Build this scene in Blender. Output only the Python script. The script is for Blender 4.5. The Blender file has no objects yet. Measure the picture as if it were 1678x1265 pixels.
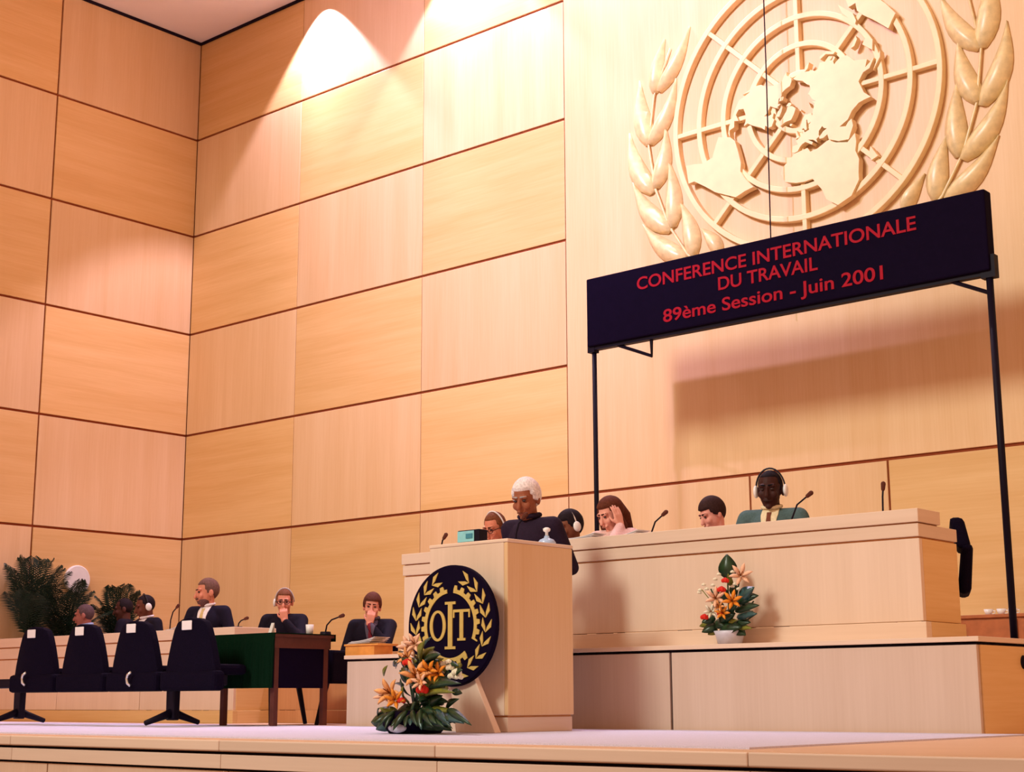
import bpy, bmesh, math, random
import numpy as np
from mathutils import Vector, Matrix, Euler
from mathutils.bvhtree import BVHTree

random.seed(7)
sc = bpy.context.scene
COL = sc.collection
PI = math.pi

# ------------------------------------------------------------------ camera
CAM_H = 0.20                       # eye height above the stage floor
FPX, TILT, YAW, ROLL = 2512.5, 0.2015, -0.718, -0.0039
cy_, sy_, ct_, st_ = math.cos(YAW), math.sin(YAW), math.cos(TILT), math.sin(TILT)
Fv = np.array([sy_*ct_, cy_*ct_, st_]); R0 = np.array([cy_, -sy_, 0.0]); U0 = np.cross(R0, Fv)
Rv = R0*math.cos(ROLL) + U0*math.sin(ROLL); Uv = -R0*math.sin(ROLL) + U0*math.cos(ROLL)
CAMP = np.array([0, 0, CAM_H])
cd = bpy.data.cameras.new('camera'); cam = bpy.data.objects.new('camera', cd); COL.objects.link(cam)
cd.sensor_fit = 'HORIZONTAL'; cd.sensor_width = 36.0; cd.lens = FPX/1678*36.0
cd.clip_start = 0.1; cd.clip_end = 200
cam.matrix_world = Matrix(((Rv[0], Uv[0], -Fv[0], 0), (Rv[1], Uv[1], -Fv[1], 0), (Rv[2], Uv[2], -Fv[2], CAM_H), (0, 0, 0, 1)))
sc.camera = cam

def ray(x, y): return Fv*FPX + Rv*(x-839) + Uv*(632.5-y)
def onY(x, y, Y): d = ray(x, y); return CAMP + d*(Y/d[1])       # pixel -> point on the plane Y = const
def onX(x, y, X): d = ray(x, y); return CAMP + d*(X/d[0])
def onZ(x, y, Z): d = ray(x, y); return CAMP + d*((Z-CAM_H)/d[2])

# ------------------------------------------------------------------ world, lights, exposure
vs = sc.view_settings
vs.view_transform = 'Standard'; vs.look = 'None'; vs.gamma = 1.0; vs.exposure = 0.12; vs.use_curve_mapping = False
wd = bpy.data.worlds.new('hall_ambient'); sc.world = wd; wd.use_nodes = True
ZCEIL = 8.705
wd.node_tree.nodes['Background'].inputs[0].default_value = (1.0, 0.52, 0.30, 1)
wd.node_tree.nodes['Background'].inputs[1].default_value = 0.76

def lamp(kind, name, loc, target, power, col, **kw):
    l = bpy.data.lights.new(name, kind); l.energy = power; l.color = col
    for k, v in kw.items(): setattr(l, k, v)
    o = bpy.data.objects.new(name, l); COL.objects.link(o); o.location = loc
    o.rotation_euler = (Vector(target)-Vector(loc)).to_track_quat('-Z', 'Y').to_euler()
    return o
# hall lighting: big projector bank high in the auditorium, beyond the lip of the stage ceiling
lamp('SPOT', 'auditorium_key', (-8.4, -6.0, 10.9), (-5.9, 11.6, 4.0), 7200, (0.93, 0.97, 0.84), spot_size=math.radians(74), spot_blend=1.0, shadow_soft_size=1.8)
# cool-white flood on the middle of the back wall and the emblem
lamp('SPOT', 'emblem_projector', (-8.3, 3.6, 8.3), (-9.0, 11.6, 6.5), 2900, (0.72, 0.56, 0.98), spot_size=math.radians(66), spot_blend=1.0, shadow_soft_size=0.15)
# ceiling wall washers, one above each panel column (housings are built with the ceiling)
WASH = [(-13.12, 1300), (-10.75, 1100), (-8.9, 700), (-6.6, 400)]
WASH_Y = 11.33
for i, (x, p) in enumerate(WASH):
    lamp('SPOT', 'wall_washer_light', (x, WASH_Y, ZCEIL), (x, WASH_Y+0.05, 7.2), p, (0.9, 0.72, 1.0), spot_size=math.radians(86), spot_blend=0.25, shadow_soft_size=0.03)

# ------------------------------------------------------------------ materials
def mat(name, col, rough=0.6, spec=0.3, metal=0.0, noise=None, bump=0.0, emit=None):
    m = bpy.data.materials.new(name); m.use_nodes = True
    nt = m.node_tree; b = nt.nodes['Principled BSDF']
    b.inputs['Base Color'].default_value = (*col, 1); b.inputs['Roughness'].default_value = rough
    b.inputs['Specular IOR Level'].default_value = spec; b.inputs['Metallic'].default_value = metal
    if emit: b.inputs['Emission Color'].default_value = (*emit[0], 1); b.inputs['Emission Strength'].default_value = emit[1]
    sz, amt = noise if noise else (25.0, 0.08)
    tc = nt.nodes.new('ShaderNodeTexCoord'); n = nt.nodes.new('ShaderNodeTexNoise'); n.inputs['Scale'].default_value = sz
    n.inputs['Detail'].default_value = 4
    nt.links.new(tc.outputs['Object'], n.inputs['Vector'])
    rp = nt.nodes.new('ShaderNodeValToRGB')
    rp.color_ramp.elements[0].position = 0.3; rp.color_ramp.elements[1].position = 0.7
    rp.color_ramp.elements[0].color = (*[c*(1-amt) for c in col], 1); rp.color_ramp.elements[1].color = (*[min(1, c*(1+amt)) for c in col], 1)
    nt.links.new(n.outputs['Fac'], rp.inputs['Fac']); nt.links.new(rp.outputs['Color'], b.inputs['Base Color'])
    if bump:
        bp = nt.nodes.new('ShaderNodeBump'); bp.inputs['Strength'].default_value = bump; bp.inputs['Distance'].default_value = 0.01
        nt.links.new(n.outputs['Fac'], bp.inputs['Height']); nt.links.new(bp.outputs['Normal'], b.inputs['Normal'])
    return m

def wood(name, c1, c2, grain, rough=0.45, spec=0.35, strips=0.0):
    """veneer: noise stretched along the grain axis (object space), shifted per object"""
    m = bpy.data.materials.new(name); m.use_nodes = True
    nt = m.node_tree; N = nt.nodes.new; L = nt.links.new; b = nt.nodes['Principled BSDF']
    b.inputs['Roughness'].default_value = rough; b.inputs['Specular IOR Level'].default_value = spec
    tc = N('ShaderNodeTexCoord'); oi = N('ShaderNodeObjectInfo'); ad = N('ShaderNodeVectorMath'); ad.operation = 'ADD'
    mu = N('ShaderNodeMath'); mu.operation = 'MULTIPLY'; mu.inputs[1].default_value = 37.0
    L(oi.outputs['Random'], mu.inputs[0]); L(tc.outputs['Object'], ad.inputs[0]); L(mu.outputs[0], ad.inputs[1])
    mp = N('ShaderNodeMapping'); L(ad.outputs[0], mp.inputs['Vector'])
    mp.inputs['Scale'].default_value = {'z': (5, 5, 0.25), 'x': (0.35, 0.35, 6)}[grain]
    n1 = N('ShaderNodeTexNoise'); n1.inputs['Scale'].default_value = 1.0; n1.inputs['Detail'].default_value = 5; n1.inputs['Distortion'].default_value = 0.4
    L(mp.outputs[0], n1.inputs['Vector'])
    mp2 = N('ShaderNodeMapping'); L(ad.outputs[0], mp2.inputs['Vector'])
    mp2.inputs['Scale'].default_value = {'z': (60, 60, 2), 'x': (2, 2, 60)}[grain]
    n2 = N('ShaderNodeTexNoise'); n2.inputs['Scale'].default_value = 1.0; n2.inputs['Detail'].default_value = 3
    L(mp2.outputs[0], n2.inputs['Vector'])
    mx = N('ShaderNodeMix'); mx.data_type = 'FLOAT'; mx.inputs[0].default_value = 0.35
    L(n1.outputs['Fac'], mx.inputs[2]); L(n2.outputs['Fac'], mx.inputs[3])
    rp = N('ShaderNodeValToRGB'); rp.color_ramp.elements[0].position = 0.33; rp.color_ramp.elements[1].position = 0.67
    rp.color_ramp.elements[0].color = (*c2, 1); rp.color_ramp.elements[1].color = (*c1, 1)
    L(mx.outputs[0], rp.inputs['Fac'])
    # per-panel tone
    hs = N('ShaderNodeHueSaturation'); mr = N('ShaderNodeMapRange'); mr.inputs[3].default_value = 0.94; mr.inputs[4].default_value = 1.06
    L(oi.outputs['Random'], mr.inputs[0]); L(mr.outputs[0], hs.inputs['Value']); L(rp.outputs['Color'], hs.inputs['Color'])
    L(hs.outputs['Color'], b.inputs['Base Color'])
    bp = N('ShaderNodeBump'); bp.inputs['Strength'].default_value = 0.05; bp.inputs['Distance'].default_value = 0.005
    L(n2.outputs['Fac'], bp.inputs['Height']); L(bp.outputs['Normal'], b.inputs['Normal'])
    return m

M = {}
M['wood_v'] = wood('veneer_upright_grain', (0.80, 0.56, 0.33), (0.73, 0.475, 0.245), 'z')
M['wood_h'] = wood('veneer_level_grain', (0.80, 0.53, 0.25), (0.71, 0.43, 0.17), 'x')
M['wood_pale'] = wood('pale_desk_veneer', (0.79, 0.61, 0.48), (0.72, 0.54, 0.41), 'z', 0.5)
M['wood_pale_h'] = wood('pale_desk_veneer_level', (0.79, 0.61, 0.48), (0.72, 0.54, 0.41), 'x', 0.5)
M['stage_wood'] = wood('greyed_stage_veneer', (0.80, 0.66, 0.56), (0.72, 0.58, 0.48), 'x', 0.5)
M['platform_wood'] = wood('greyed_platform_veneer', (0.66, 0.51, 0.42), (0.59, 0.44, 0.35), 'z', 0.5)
M['shade_red_v'] = wood('shade_red_veneer', (0.62, 0.29, 0.13), (0.52, 0.22, 0.09), 'z', 0.5)  # red-brown stands in for the shade on the wood behind the green table
M['groove'] = mat('dark_joint', (0.28, 0.065, 0.025), 0.9, 0.1)
M['groove_soft'] = mat('joint_brown', (0.55, 0.24, 0.09), 0.9, 0.1)
M['gap'] = mat('black_gap', (0.015, 0.008, 0.02), 0.9, 0.1)
M['ceiling'] = mat('ceiling_paint', (0.93, 0.92, 0.98), 0.9, 0.1, noise=(3, 0.01))
M['carpet'] = mat('lavender_carpet', (0.66, 0.66, 0.86), 1.0, 0.05, noise=(180, 0.12), bump=0.3)
M['floor'] = wood('stage_boards', (0.72, 0.50, 0.36), (0.62, 0.42, 0.28), 'x', 0.5)
M['hall_floor'] = mat('hall_carpet', (0.25, 0.14, 0.10), 1.0, 0.05, noise=(90, 0.15))
M['gilt'] = mat('pale_gilt', (0.86, 0.66, 0.36), 0.5, 0.4, noise=(8, 0.05))
M['gilt_leaf'] = mat('gilt_leaf', (0.80, 0.62, 0.32), 0.35, 0.6, noise=(14, 0.16))
M['navy'] = mat('black_navy', (0.005, 0.002, 0.014), 0.8, 0.05)
M['blackmetal'] = mat('black_metal', (0.007, 0.004, 0.013), 0.5, 0.12)
M['red'] = mat('red_lettering', (0.36, 0.006, 0.022), 0.6, 0.1)
M['oitgold'] = mat('emblem_gold', (0.60, 0.43, 0.12), 0.5, 0.3)
M['black_up'] = mat('black_upholstery', (0.005, 0.003, 0.012), 0.85, 0.05, noise=(120, 0.25), bump=0.2)
M['green'] = mat('green_baize', (0.002, 0.014, 0.006), 0.95, 0.05, noise=(150, 0.25))
M['darkred'] = mat('mahogany', (0.10, 0.025, 0.018), 0.5, 0.3, noise=(12, 0.2))
M['redwood'] = mat('red_cabinet_wood', (0.42, 0.13, 0.045), 0.5, 0.3, noise=(12, 0.15))
M['orange_wood'] = mat('orange_wood', (0.70, 0.30, 0.07), 0.5, 0.3, noise=(14, 0.12))
M['white'] = mat('white_card', (0.85, 0.82, 0.82), 0.6, 0.2, noise=(20, 0.02))
M['white_gloss'] = mat('white_plastic', (0.85, 0.84, 0.85), 0.3, 0.5, noise=(20, 0.02))
M['chrome'] = mat('chrome', (0.75, 0.78, 0.78), 0.2, 0.5, metal=0.9)
M['cyan'] = mat('cyan_display', (0.25, 0.62, 0.70), 0.4, 0.3)
M['blue_glass'] = mat('blue_glass', (0.40, 0.55, 0.82), 0.15, 0.6)
M['leaf'] = mat('dark_leaf', (0.012, 0.045, 0.016), 0.35, 0.5, noise=(25, 0.4))
M['leaf_lt'] = mat('olive_leaf', (0.16, 0.17, 0.02), 0.45, 0.4, noise=(25, 0.3))
M['leaf_bl'] = mat('blue_green_leaf', (0.02, 0.08, 0.08), 0.3, 0.6, noise=(25, 0.3))
M['palm'] = mat('palm_leaf', (0.010, 0.030, 0.018), 0.5, 0.3, noise=(20, 0.35))
M['lily'] = mat('apricot_petal', (0.88, 0.42, 0.16), 0.6, 0.2, noise=(30, 0.18))
M['lily_pk'] = mat('peach_petal', (0.90, 0.55, 0.36), 0.6, 0.2, noise=(30, 0.12))
M['lily_or'] = mat('orange_petal', (0.85, 0.30, 0.03), 0.6, 0.2, noise=(30, 0.18))
M['petal_red'] = mat('red_petal', (0.70, 0.03, 0.015), 0.6, 0.2, noise=(40, 0.2))
M['petal_wh'] = mat('cream_petal', (0.82, 0.80, 0.62), 0.7, 0.2, noise=(40, 0.1))
M['stamen'] = mat('brown_stamen', (0.25, 0.07, 0.01), 0.7, 0.1)
M['pot'] = mat('lilac_white_pot', (0.60, 0.60, 0.72), 0.4, 0.4)
M['potdark'] = mat('terracotta_pot', (0.16, 0.05, 0.03), 0.7, 0.2)

# ------------------------------------------------------------------ mesh helpers
class G:
    def __init__(s): s.v = []; s.f = []
    def add(s, vs, fs):
        n = len(s.v); s.v += [tuple(float(c) for c in q) for q in vs]; s.f += [tuple(i+n for i in f) for f in fs]; return s
    def box(s, x0, x1, y0, y1, z0, z1):
        v = [(x, y, z) for z in (z0, z1) for y in (y0, y1) for x in (x0, x1)]
        return s.add(v, [(0, 2, 3, 1), (4, 5, 7, 6), (0, 1, 5, 4), (2, 6, 7, 3), (0, 4, 6, 2), (1, 3, 7, 5)])
    def hexa(s, b, t):          # bottom quad (ccw from above), top quad
        return s.add(list(b)+list(t), [(3, 2, 1, 0), (4, 5, 6, 7), (0, 1, 5, 4), (1, 2, 6, 5), (2, 3, 7, 6), (3, 0, 4, 7)])
    def tube(s, pts, rad, n=8):
        pts = [Vector(p) for p in pts]; m = len(pts)
        rs = rad if isinstance(rad, (list, tuple)) else [rad]*m
        vs = []; fs = []; prev = None
        for i, p in enumerate(pts):
            t = (pts[min(i+1, m-1)]-pts[max(i-1, 0)]).normalized()
            if prev is None: a = t.orthogonal().normalized()
            else:
                a = prev - t*prev.dot(t)
                a = a.normalized() if a.length > 1e-6 else t.orthogonal().normalized()
            prev = a; b = t.cross(a)
            for k in range(n): th = 2*PI*k/n; vs.append(p+(a*math.cos(th)+b*math.sin(th))*rs[i])
        for i in range(m-1):
            for k in range(n): k2 = (k+1) % n; fs.append((i*n+k, i*n+k2, (i+1)*n+k2, (i+1)*n+k))
        fs.append(tuple(range(n-1, -1, -1))); fs.append(tuple((m-1)*n+k for k in range(n)))
        return s.add(vs, fs)
    def caps(s, p0, p1, r0, r1, n=12):        # tapered capsule
        p0, p1 = Vector(p0), Vector(p1); d = p1-p0; t = d.normalized() if d.length > 1e-6 else Vector((0, 0, 1))
        pts = []; rs = []
        for k in range(5): a = PI/2*(1-k/4.0); pts.append(p0-t*r0*math.sin(a)); rs.append(max(1e-4, r0*math.cos(a)))
        for k in range(5): a = PI/2*k/4.0; pts.append(p1+t*r1*math.sin(a)); rs.append(max(1e-4, r1*math.cos(a)))
        return s._loft(pts, rs, t, n)
    def _loft(s, pts, rs, t, n):
        a = t.orthogonal().normalized(); b = t.cross(a); vs = []; fs = []; m = len(pts)
        for p, r in zip(pts, rs):
            for k in range(n): th = 2*PI*k/n; vs.append(p+(a*math.cos(th)+b*math.sin(th))*r)
        for i in range(m-1):
            for k in range(n): k2 = (k+1) % n; fs.append((i*n+k, i*n+k2, (i+1)*n+k2, (i+1)*n+k))
        fs.append(tuple(range(n-1, -1, -1))); fs.append(tuple((m-1)*n+k for k in range(n)))
        return s.add(vs, fs)
    def ell(s, c, r, rot=None, n=16, m=10, fn=None):
        vs = []; fs = []; c = Vector(c)
        for i in range(m+1):
            ph = PI*i/m
            for k in range(n):
                th = 2*PI*k/n
                u = Vector((math.sin(ph)*math.cos(th), math.sin(ph)*math.sin(th), math.cos(ph)))
                if i in (0, m): u = Vector((0.002*math.cos(th), 0.002*math.sin(th), u.z))
                q = Vector((u.x*r[0], u.y*r[1], u.z*r[2]))
                if fn: q = fn(q, u)
                if rot: q = rot @ q
                vs.append(c+q)
        for i in range(m):
            for k in range(n): k2 = (k+1) % n; fs.append((i*n+k, (i+1)*n+k, (i+1)*n+k2, i*n+k2))
        fs.append(tuple(range(n))); fs.append(tuple(m*n+k for k in range(n-1, -1, -1)))
        return s.add(vs, fs)
    def lathe(s, c, prof, n=20, axis='z'):
        vs = []; fs = []; m = len(prof)
        for r, h in prof:
            for k in range(n):
                th = 2*PI*k/n; q = (max(r, 1e-4)*math.cos(th), max(r, 1e-4)*math.sin(th), h)
                if axis == 'y': q = (q[0], -h, q[1])
                if axis == 'x': q = (h, q[0], q[1])
                vs.append((c[0]+q[0], c[1]+q[1], c[2]+q[2]))
        for i in range(m-1):
            for k in range(n): k2 = (k+1) % n; fs.append((i*n+k, i*n+k2, (i+1)*n+k2, (i+1)*n+k))
        fs.append(tuple(range(n-1, -1, -1))); fs.append(tuple((m-1)*n+k for k in range(n)))
        return s.add(vs, fs)
    def prism(s, poly, y0, y1):      # polygon in (x,z), extruded from y0 (front) to y1 (back)
        n = len(poly); ar = sum(poly[i][0]*poly[(i+1) % n][1]-poly[(i+1) % n][0]*poly[i][1] for i in range(n))
        if ar < 0: poly = poly[::-1]
        vs = [(x, y0, z) for x, z in poly]+[(x, y1, z) for x, z in poly]
        fs = [tuple(range(n)), tuple(range(2*n-1, n-1, -1))]+[(i, n+i, n+(i+1) % n, (i+1) % n) for i in range(n)]
        return s.add(vs, fs)
    def ringplate(s, c, r0, r1, a0, a1, y0, y1, n=48, rfn=None):   # flat ring sector facing -Y, centre c=(x,z)
        full = abs(a1-a0) >= 2*PI-1e-6; m = n if full else n+1; vs = []; fs = []
        for i in range(m):
            a = a0+(a1-a0)*i/n; o = rfn(a) if rfn else r1
            for r, y in ((r0, y0), (o, y0), (o, y1), (r0, y1)): vs.append((c[0]+r*math.cos(a), y, c[1]+r*math.sin(a)))
        for i in range(n):
            j = (i+1) % m
            for q in range(4): q2 = (q+1) % 4; fs.append((i*4+q, i*4+q2, j*4+q2, j*4+q))
        if not full: fs.append((3, 2, 1, 0)); fs.append(tuple((m-1)*4+q for q in range(4)))
        return s.add(vs, fs)
    def mesh(s, name, loc=(0, 0, 0)):
        me = bpy.data.meshes.new(name)
        lx, ly, lz = loc
        me.from_pydata([(a-lx, b-ly, c-lz) for a, b, c in s.v], [], s.f)
        bm = bmesh.new(); bm.from_mesh(me); bmesh.ops.recalc_face_normals(bm, faces=bm.faces); bm.to_mesh(me); bm.free()
        me.update(); return me
    def build(s, name, m, parent=None, smooth=False, bevel=0.0, loc=None, local=False):
        """world coordinates in; origin at loc (or the lowest centre); local=True: coordinates are already the parent's"""
        a = np.array(s.v)
        if loc is None:
            mn, mx = a.min(0), a.max(0); loc = ((mn[0]+mx[0])/2, (mn[1]+mx[1])/2, mn[2])
        me = s.mesh(name, loc); me.materials.append(m if not isinstance(m, str) else M[m])
        if smooth:
            for p in me.polygons: p.use_smooth = True
        o = bpy.data.objects.new(name, me); COL.objects.link(o)
        if parent:
            o.parent = parent; off = Vector((0, 0, 0)) if local else org(parent)
            o.location = Vector(loc)-off
        else: o.location = loc
        if bevel:
            b = o.modifiers.new('bevel', 'BEVEL'); b.width = bevel; b.segments = 2; b.limit_method = 'ANGLE'
        return o
def org(o):
    p = Vector(o.location)
    while o.parent: o = o.parent; p += Vector(o.location)
    return p
def tag(o, label, cat, group=None):
    o['label'] = label; o['category'] = cat
    if group: o['group'] = group
    return o
def thing(name, loc, label, cat, group=None, rz=0.0):
    o = bpy.data.objects.new(name, None); COL.objects.link(o); o.location = loc; o.rotation_euler = (0, 0, rz); o.empty_display_size = 0.1
    return tag(o, label, cat, group)
def struct(o): o['kind'] = 'structure'; return o

# ================================================================== SETTING
YB = 11.60; XL = -15.57; ZC = 8.72; XR = 0.5
ROWS = [0.0, 0.10, 2.154, 3.453, 4.756, 6.053, 7.363, 8.70]
# --- stage floor
YS = 5.15
struct(G().box(XL-0.4, 1.5, YS, YB+0.3, -0.06, 0.0).build('floor', 'floor', loc=(-7, 8, -0.06)))
struct(G().box(XL-0.4, 6, -6, YS, -1.30, -1.20).build('floor_hall', 'hall_floor', loc=(-7, 0, -1.3)))
# --- stage front: nosing, black gap, band, panels
sf = struct(G().box(XL-0.4, 1.5, YS+0.05, YS+0.09, -1.2, -0.06).build('wall_stage_front', 'gap', loc=(-7, YS+0.07, -1.2)))
xs = [XL-0.4, -13.5, -11.85, -10.17, -8.49, -6.50, -4.95, -3.29, -1.6, 0.0, 1.5]
for a, b in zip(xs[:-1], xs[1:]):
    G().box(a+0.002, b-0.002, YS-0.025, YS+0.05, -0.056, -0.002).build('nosing', 'stage_wood', sf, bevel=0.006)
    G().box(a+0.002, b-0.002, YS-0.01, YS+0.05, -0.145, -0.074).build('band', 'stage_wood', sf, bevel=0.003)
xs = [XL-0.4]+[-8.13-1.672*k for k in range(4, -1, -1)]+[-8.13+1.672*k for k in range(1, 6)]+[1.5]
xs = sorted(x for x in set(xs) if XL-0.4 <= x <= 1.5)
for a, b in zip(xs[:-1], xs[1:]):
    G().box(a+0.006, b-0.006, YS+0.01, YS+0.05, -1.2, -0.158).build('panel', 'wood_pale', sf, bevel=0.003)
# --- back wall
wb = struct(G().box(XL-0.3, XR, YB+0.02, YB+0.25, 0, ZC).build('wall_back', 'groove', loc=((XL+XR)/2, YB+0.1, 0)))
cols = [XL, -13.521, -11.44, -9.406]
def wpanel(x0, x1, z0, z1, m, gx=0.004, gz=0.014):
    g = G().box(x0+gx, x1-gx, YB, YB+0.03, z0+gz, z1-gz)
    return g.build('panel', m, wb, bevel=0.003, loc=((x0+x1)/2, YB, (z0+z1)/2))
for r in range(1, 7):
    for c in range(3):
        wpanel(cols[c]+(0.0 if c else 0.004), cols[c+1], ROWS[r], ROWS[r+1], 'wood_h' if (r+c) % 2 == 0 else 'wood_v')
wpanel(-9.406, XR, ROWS[2], ROWS[7], 'wood_v', 0.007)
for a, b, k in ((-9.406, -7.326, 0), (-7.326, -5.975, 0), (-5.975, -3.9, 1), (-3.9, -1.8, 0), (-1.8, XR, 1)):
    wpanel(a, b, ROWS[1], ROWS[2], 'wood_h' if k else 'wood_v', 0.010)
struct(G().box(XL, XR, YB-0.015, YB+0.03, 0.0, 0.09).build('baseboard_back', 'wood_h', loc=((XL+XR)/2, YB, 0)))
# --- left wall
wl = struct(G().box(XL-0.25, XL-0.02, 2.0, YB+0.02, 0, ZC).build('wall_left', 'groove', loc=(XL-0.1, 7, 0)))
ycols = [YB, 9.52, 7.44, 5.36, 3.28]
for r in range(1, 7):
    for c in range(4):
        g = G().box(XL-0.03, XL, ycols[c+1]+0.011, ycols[c]-(0.011 if c else 0.004), ROWS[r]+0.014, ROWS[r+1]-0.014)
        g.build('panel', 'wood_h' if (r+c) % 2 == 1 else 'wood_v', wl, bevel=0.003, loc=(XL, (ycols[c]+ycols[c+1])/2, (ROWS[r]+ROWS[r+1])/2))
struct(G().box(XL-0.03, XL+0.015, 2.0, YB-0.02, 0.0, 0.09).build('baseboard_left', 'wood_h', loc=(XL, 7, 0)))
# --- ceiling and its dark shadow-gap trim
struct(G().box(XL-0.3, XR, 4.8, YB+0.25, ZC, ZC+0.15).build('ceiling', 'ceiling', loc=(-7, 8, ZC)))
struct(G().box(XL, XR, YB-0.02, YB+0.03, ZC-0.035, ZC).build('trim_1', 'gap', loc=(-7, YB, ZC-0.035)))
struct(G().box(XL-0.03, XL+0.02, 2.0, YB-0.02, ZC-0.035, ZC).build('trim_2', 'gap', loc=(XL, 7, ZC-0.035)))
# --- carpet on the stage
tag(G().box(-15.2, -3.43, 5.36, 8.075, 0.0, 0.008).build('carpet', 'carpet'), 'thin pale lavender carpet covering the front of the stage', 'carpet')

# --- wall washer housings (open cans hanging just below the ceiling)
for i, (x, p) in enumerate(WASH):
    wn = ['nearest the room corner', 'second from the room corner', 'above the edge of the emblem panel', 'above the gilt wall emblem'][i]
    t = thing('wall_washer', (x, WASH_Y, ZC), f'white ceiling wall washer lamp {wn}', 'ceiling lamp', 'ceiling wall washers')
    G().lathe((x, WASH_Y, ZC-0.012), [(0.11, 0.0), (0.14, 0.0), (0.14, 0.012), (0.11, 0.012)], 24).build('trim_ring', 'white_gloss', t)

# ================================================================== EMBLEM ON THE WALL
EX, EZ, ER = -6.619, 5.472, 1.357
EY = YB-0.001
em = thing('wall_emblem', (EX, YB, EZ-1.3*ER), 'large gilt relief of a polar world map between two olive branches on the wall', 'emblem')
for k in range(1, 6):
    r = ER*0.2*k
    G().ringplate((EX, EZ), r-0.026, r+0.026, 0, 2*PI, EY-0.075, EY, 96).build('ring', 'gilt', em, bevel=0.006)
for k in range(8):
    a = PI/4*k; d = Vector((math.cos(a), 0, math.sin(a))); n = Vector((-d.z, 0, d.x))
    r0, r1 = (0.2*ER if k % 2 else 0.2*ER), ER
    p = [(EX+d.x*r+n.x*w, EZ+d.z*r+n.z*w) for r, w in ((r0, -0.022), (r1, -0.022), (r1, 0.022), (r0, 0.022))]
    G().prism(p, EY-0.070, EY).build('spoke', 'gilt', em, bevel=0.005)
LAND = dict(
north_america=[(71,-157),(70,-141),(69,-128),(70,-118),(68,-108),(68,-95),(71,-94),(67,-87),(69,-82),(64,-88),(59,-94),(55,-83),(51,-80),(56,-77),(62,-77),(59,-69),(60,-64),(54,-57),(50,-60),(49,-66),(46,-61),(44,-67),(41,-71),(36,-76),(31,-81),(26,-80),(29,-84),(30,-90),(27,-97),(21,-97),(18,-93),(21,-87),(16,-88),(15,-83),(9,-82),(8,-77),(7,-80),(9,-85),(14,-92),(16,-96),(20,-105),(26,-109),(31,-114),(23,-110),(30,-116),(34,-120),(40,-124),(48,-125),(55,-131),(59,-139),(60,-148),(57,-156),(55,-162),(59,-160),(62,-166),(66,-167),(68,-165)],
baffin_land=[(73,-80),(70,-68),(66,-61),(63,-66),(66,-74),(70,-80),(72,-88)],
ellesmere_land=[(83,-70),(80,-65),(77,-78),(80,-90),(82,-88)],
victoria_land=[(73,-105),(69,-102),(69,-115),(73,-117)],
greenland=[(83,-35),(81,-15),(75,-19),(70,-23),(66,-37),(60,-43),(64,-51),(69,-52),(75,-58),(78,-70),(82,-60)],
south_america=[(12,-72),(10,-62),(6,-54),(0,-50),(-5,-35),(-13,-39),(-23,-42),(-34,-54),(-39,-60),(-47,-66),(-54,-67),(-50,-75),(-40,-73.5),(-30,-71),(-18,-71),(-5,-81),(1,-79),(8,-77)],
africa=[(35,-6),(37,10),(32,12),(31,20),(31,32),(22,37),(12,43),(11,51),(-1,42),(-10,40),(-20,35),(-26,33),(-34,26),(-34,18.5),(-22,14),(-10,13),(4,9),(5,-4),(7,-12),(15,-17),(21,-17),(28,-12)],
eurasia=[(37,-9),(43,-9),(44,-1.5),(48,-4.5),(51,2),(54,8),(57,8),(57,10.5),(54,11),(54,19),(59,23),(60,29),(60.5,22),(65.5,24),(65,22),(60,17.5),(56,16),(55.5,13),(59,10.5),(58,7),(62,5),(69,15),(71,26),(67,41),(64,38),(66,44),(68,54),(69,67),(73,70),(68,73),(73,80),(76,98),(77.5,104),(73,115),(71,130),(72,140),(70,160),(69,178),(66,189),(64,178),(60,168),(60,163),(56,162),(51,157),(57,156),(61,160),(59,150),(59,142),(54,137),(48,140),(43,132),(39,127.5),(35,129),(35,126.5),(39,125),(40,121),(37,122),(31,122),(25,119),(21,110),(16,108),(9,105),(13,100),(2,103.5),(9,98),(16,97),(22,91),(16,81),(8,77.5),(20,73),(25,66),(25.5,58),(30,49),(24,52),(24,56),(22,59.5),(17,55),(13,45),(21,39),(29,35),(31,34),(36,36),(36.5,30),(38.5,26.5),(40.5,27),(41.2,31),(42,35),(41,40),(44,38),(47,38),(46,31),(43,28),(41,28),(40.5,23),(36.5,22.5),(42,19.5),(45,13),(40,18),(38,16),(44,9),(43,4),(41,1),(37,-2),(36,-6)],
britain=[(50,-5),(51,1),(55,-1.5),(58.5,-3),(57,-6),(53,-4)], iceland=[(66,-22),(66,-15),(63.5,-18),(64,-22)],
australia=[(-12,131),(-12,136.5),(-17.5,140),(-11,142.5),(-20,148.5),(-28,153.5),(-38,148),(-38,140.5),(-32,134),(-35,118),(-22,114),(-15,125)],
madagascar=[(-12,49),(-25,47),(-22,43.5),(-16,45)], japan=[(45,142),(43,145),(35,140),(31,131),(34,131),(38,139)],
borneo=[(7,117),(1,119),(-4,115),(1,109)], sumatra=[(5.5,95.5),(-6,106),(-4,102)], new_guinea=[(-1,132),(-4,145),(-10,150),(-8,138),(-4,133)],
new_zealand=[(-35,173),(-38,178),(-46,169),(-44,169)], philippines=[(18,121),(7,126),(8,123),(14,120.5)], novaya_zemlya=[(76,67),(71,53),(73,56)], svalbard=[(80,15),(78,20),(77,15)])
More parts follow.
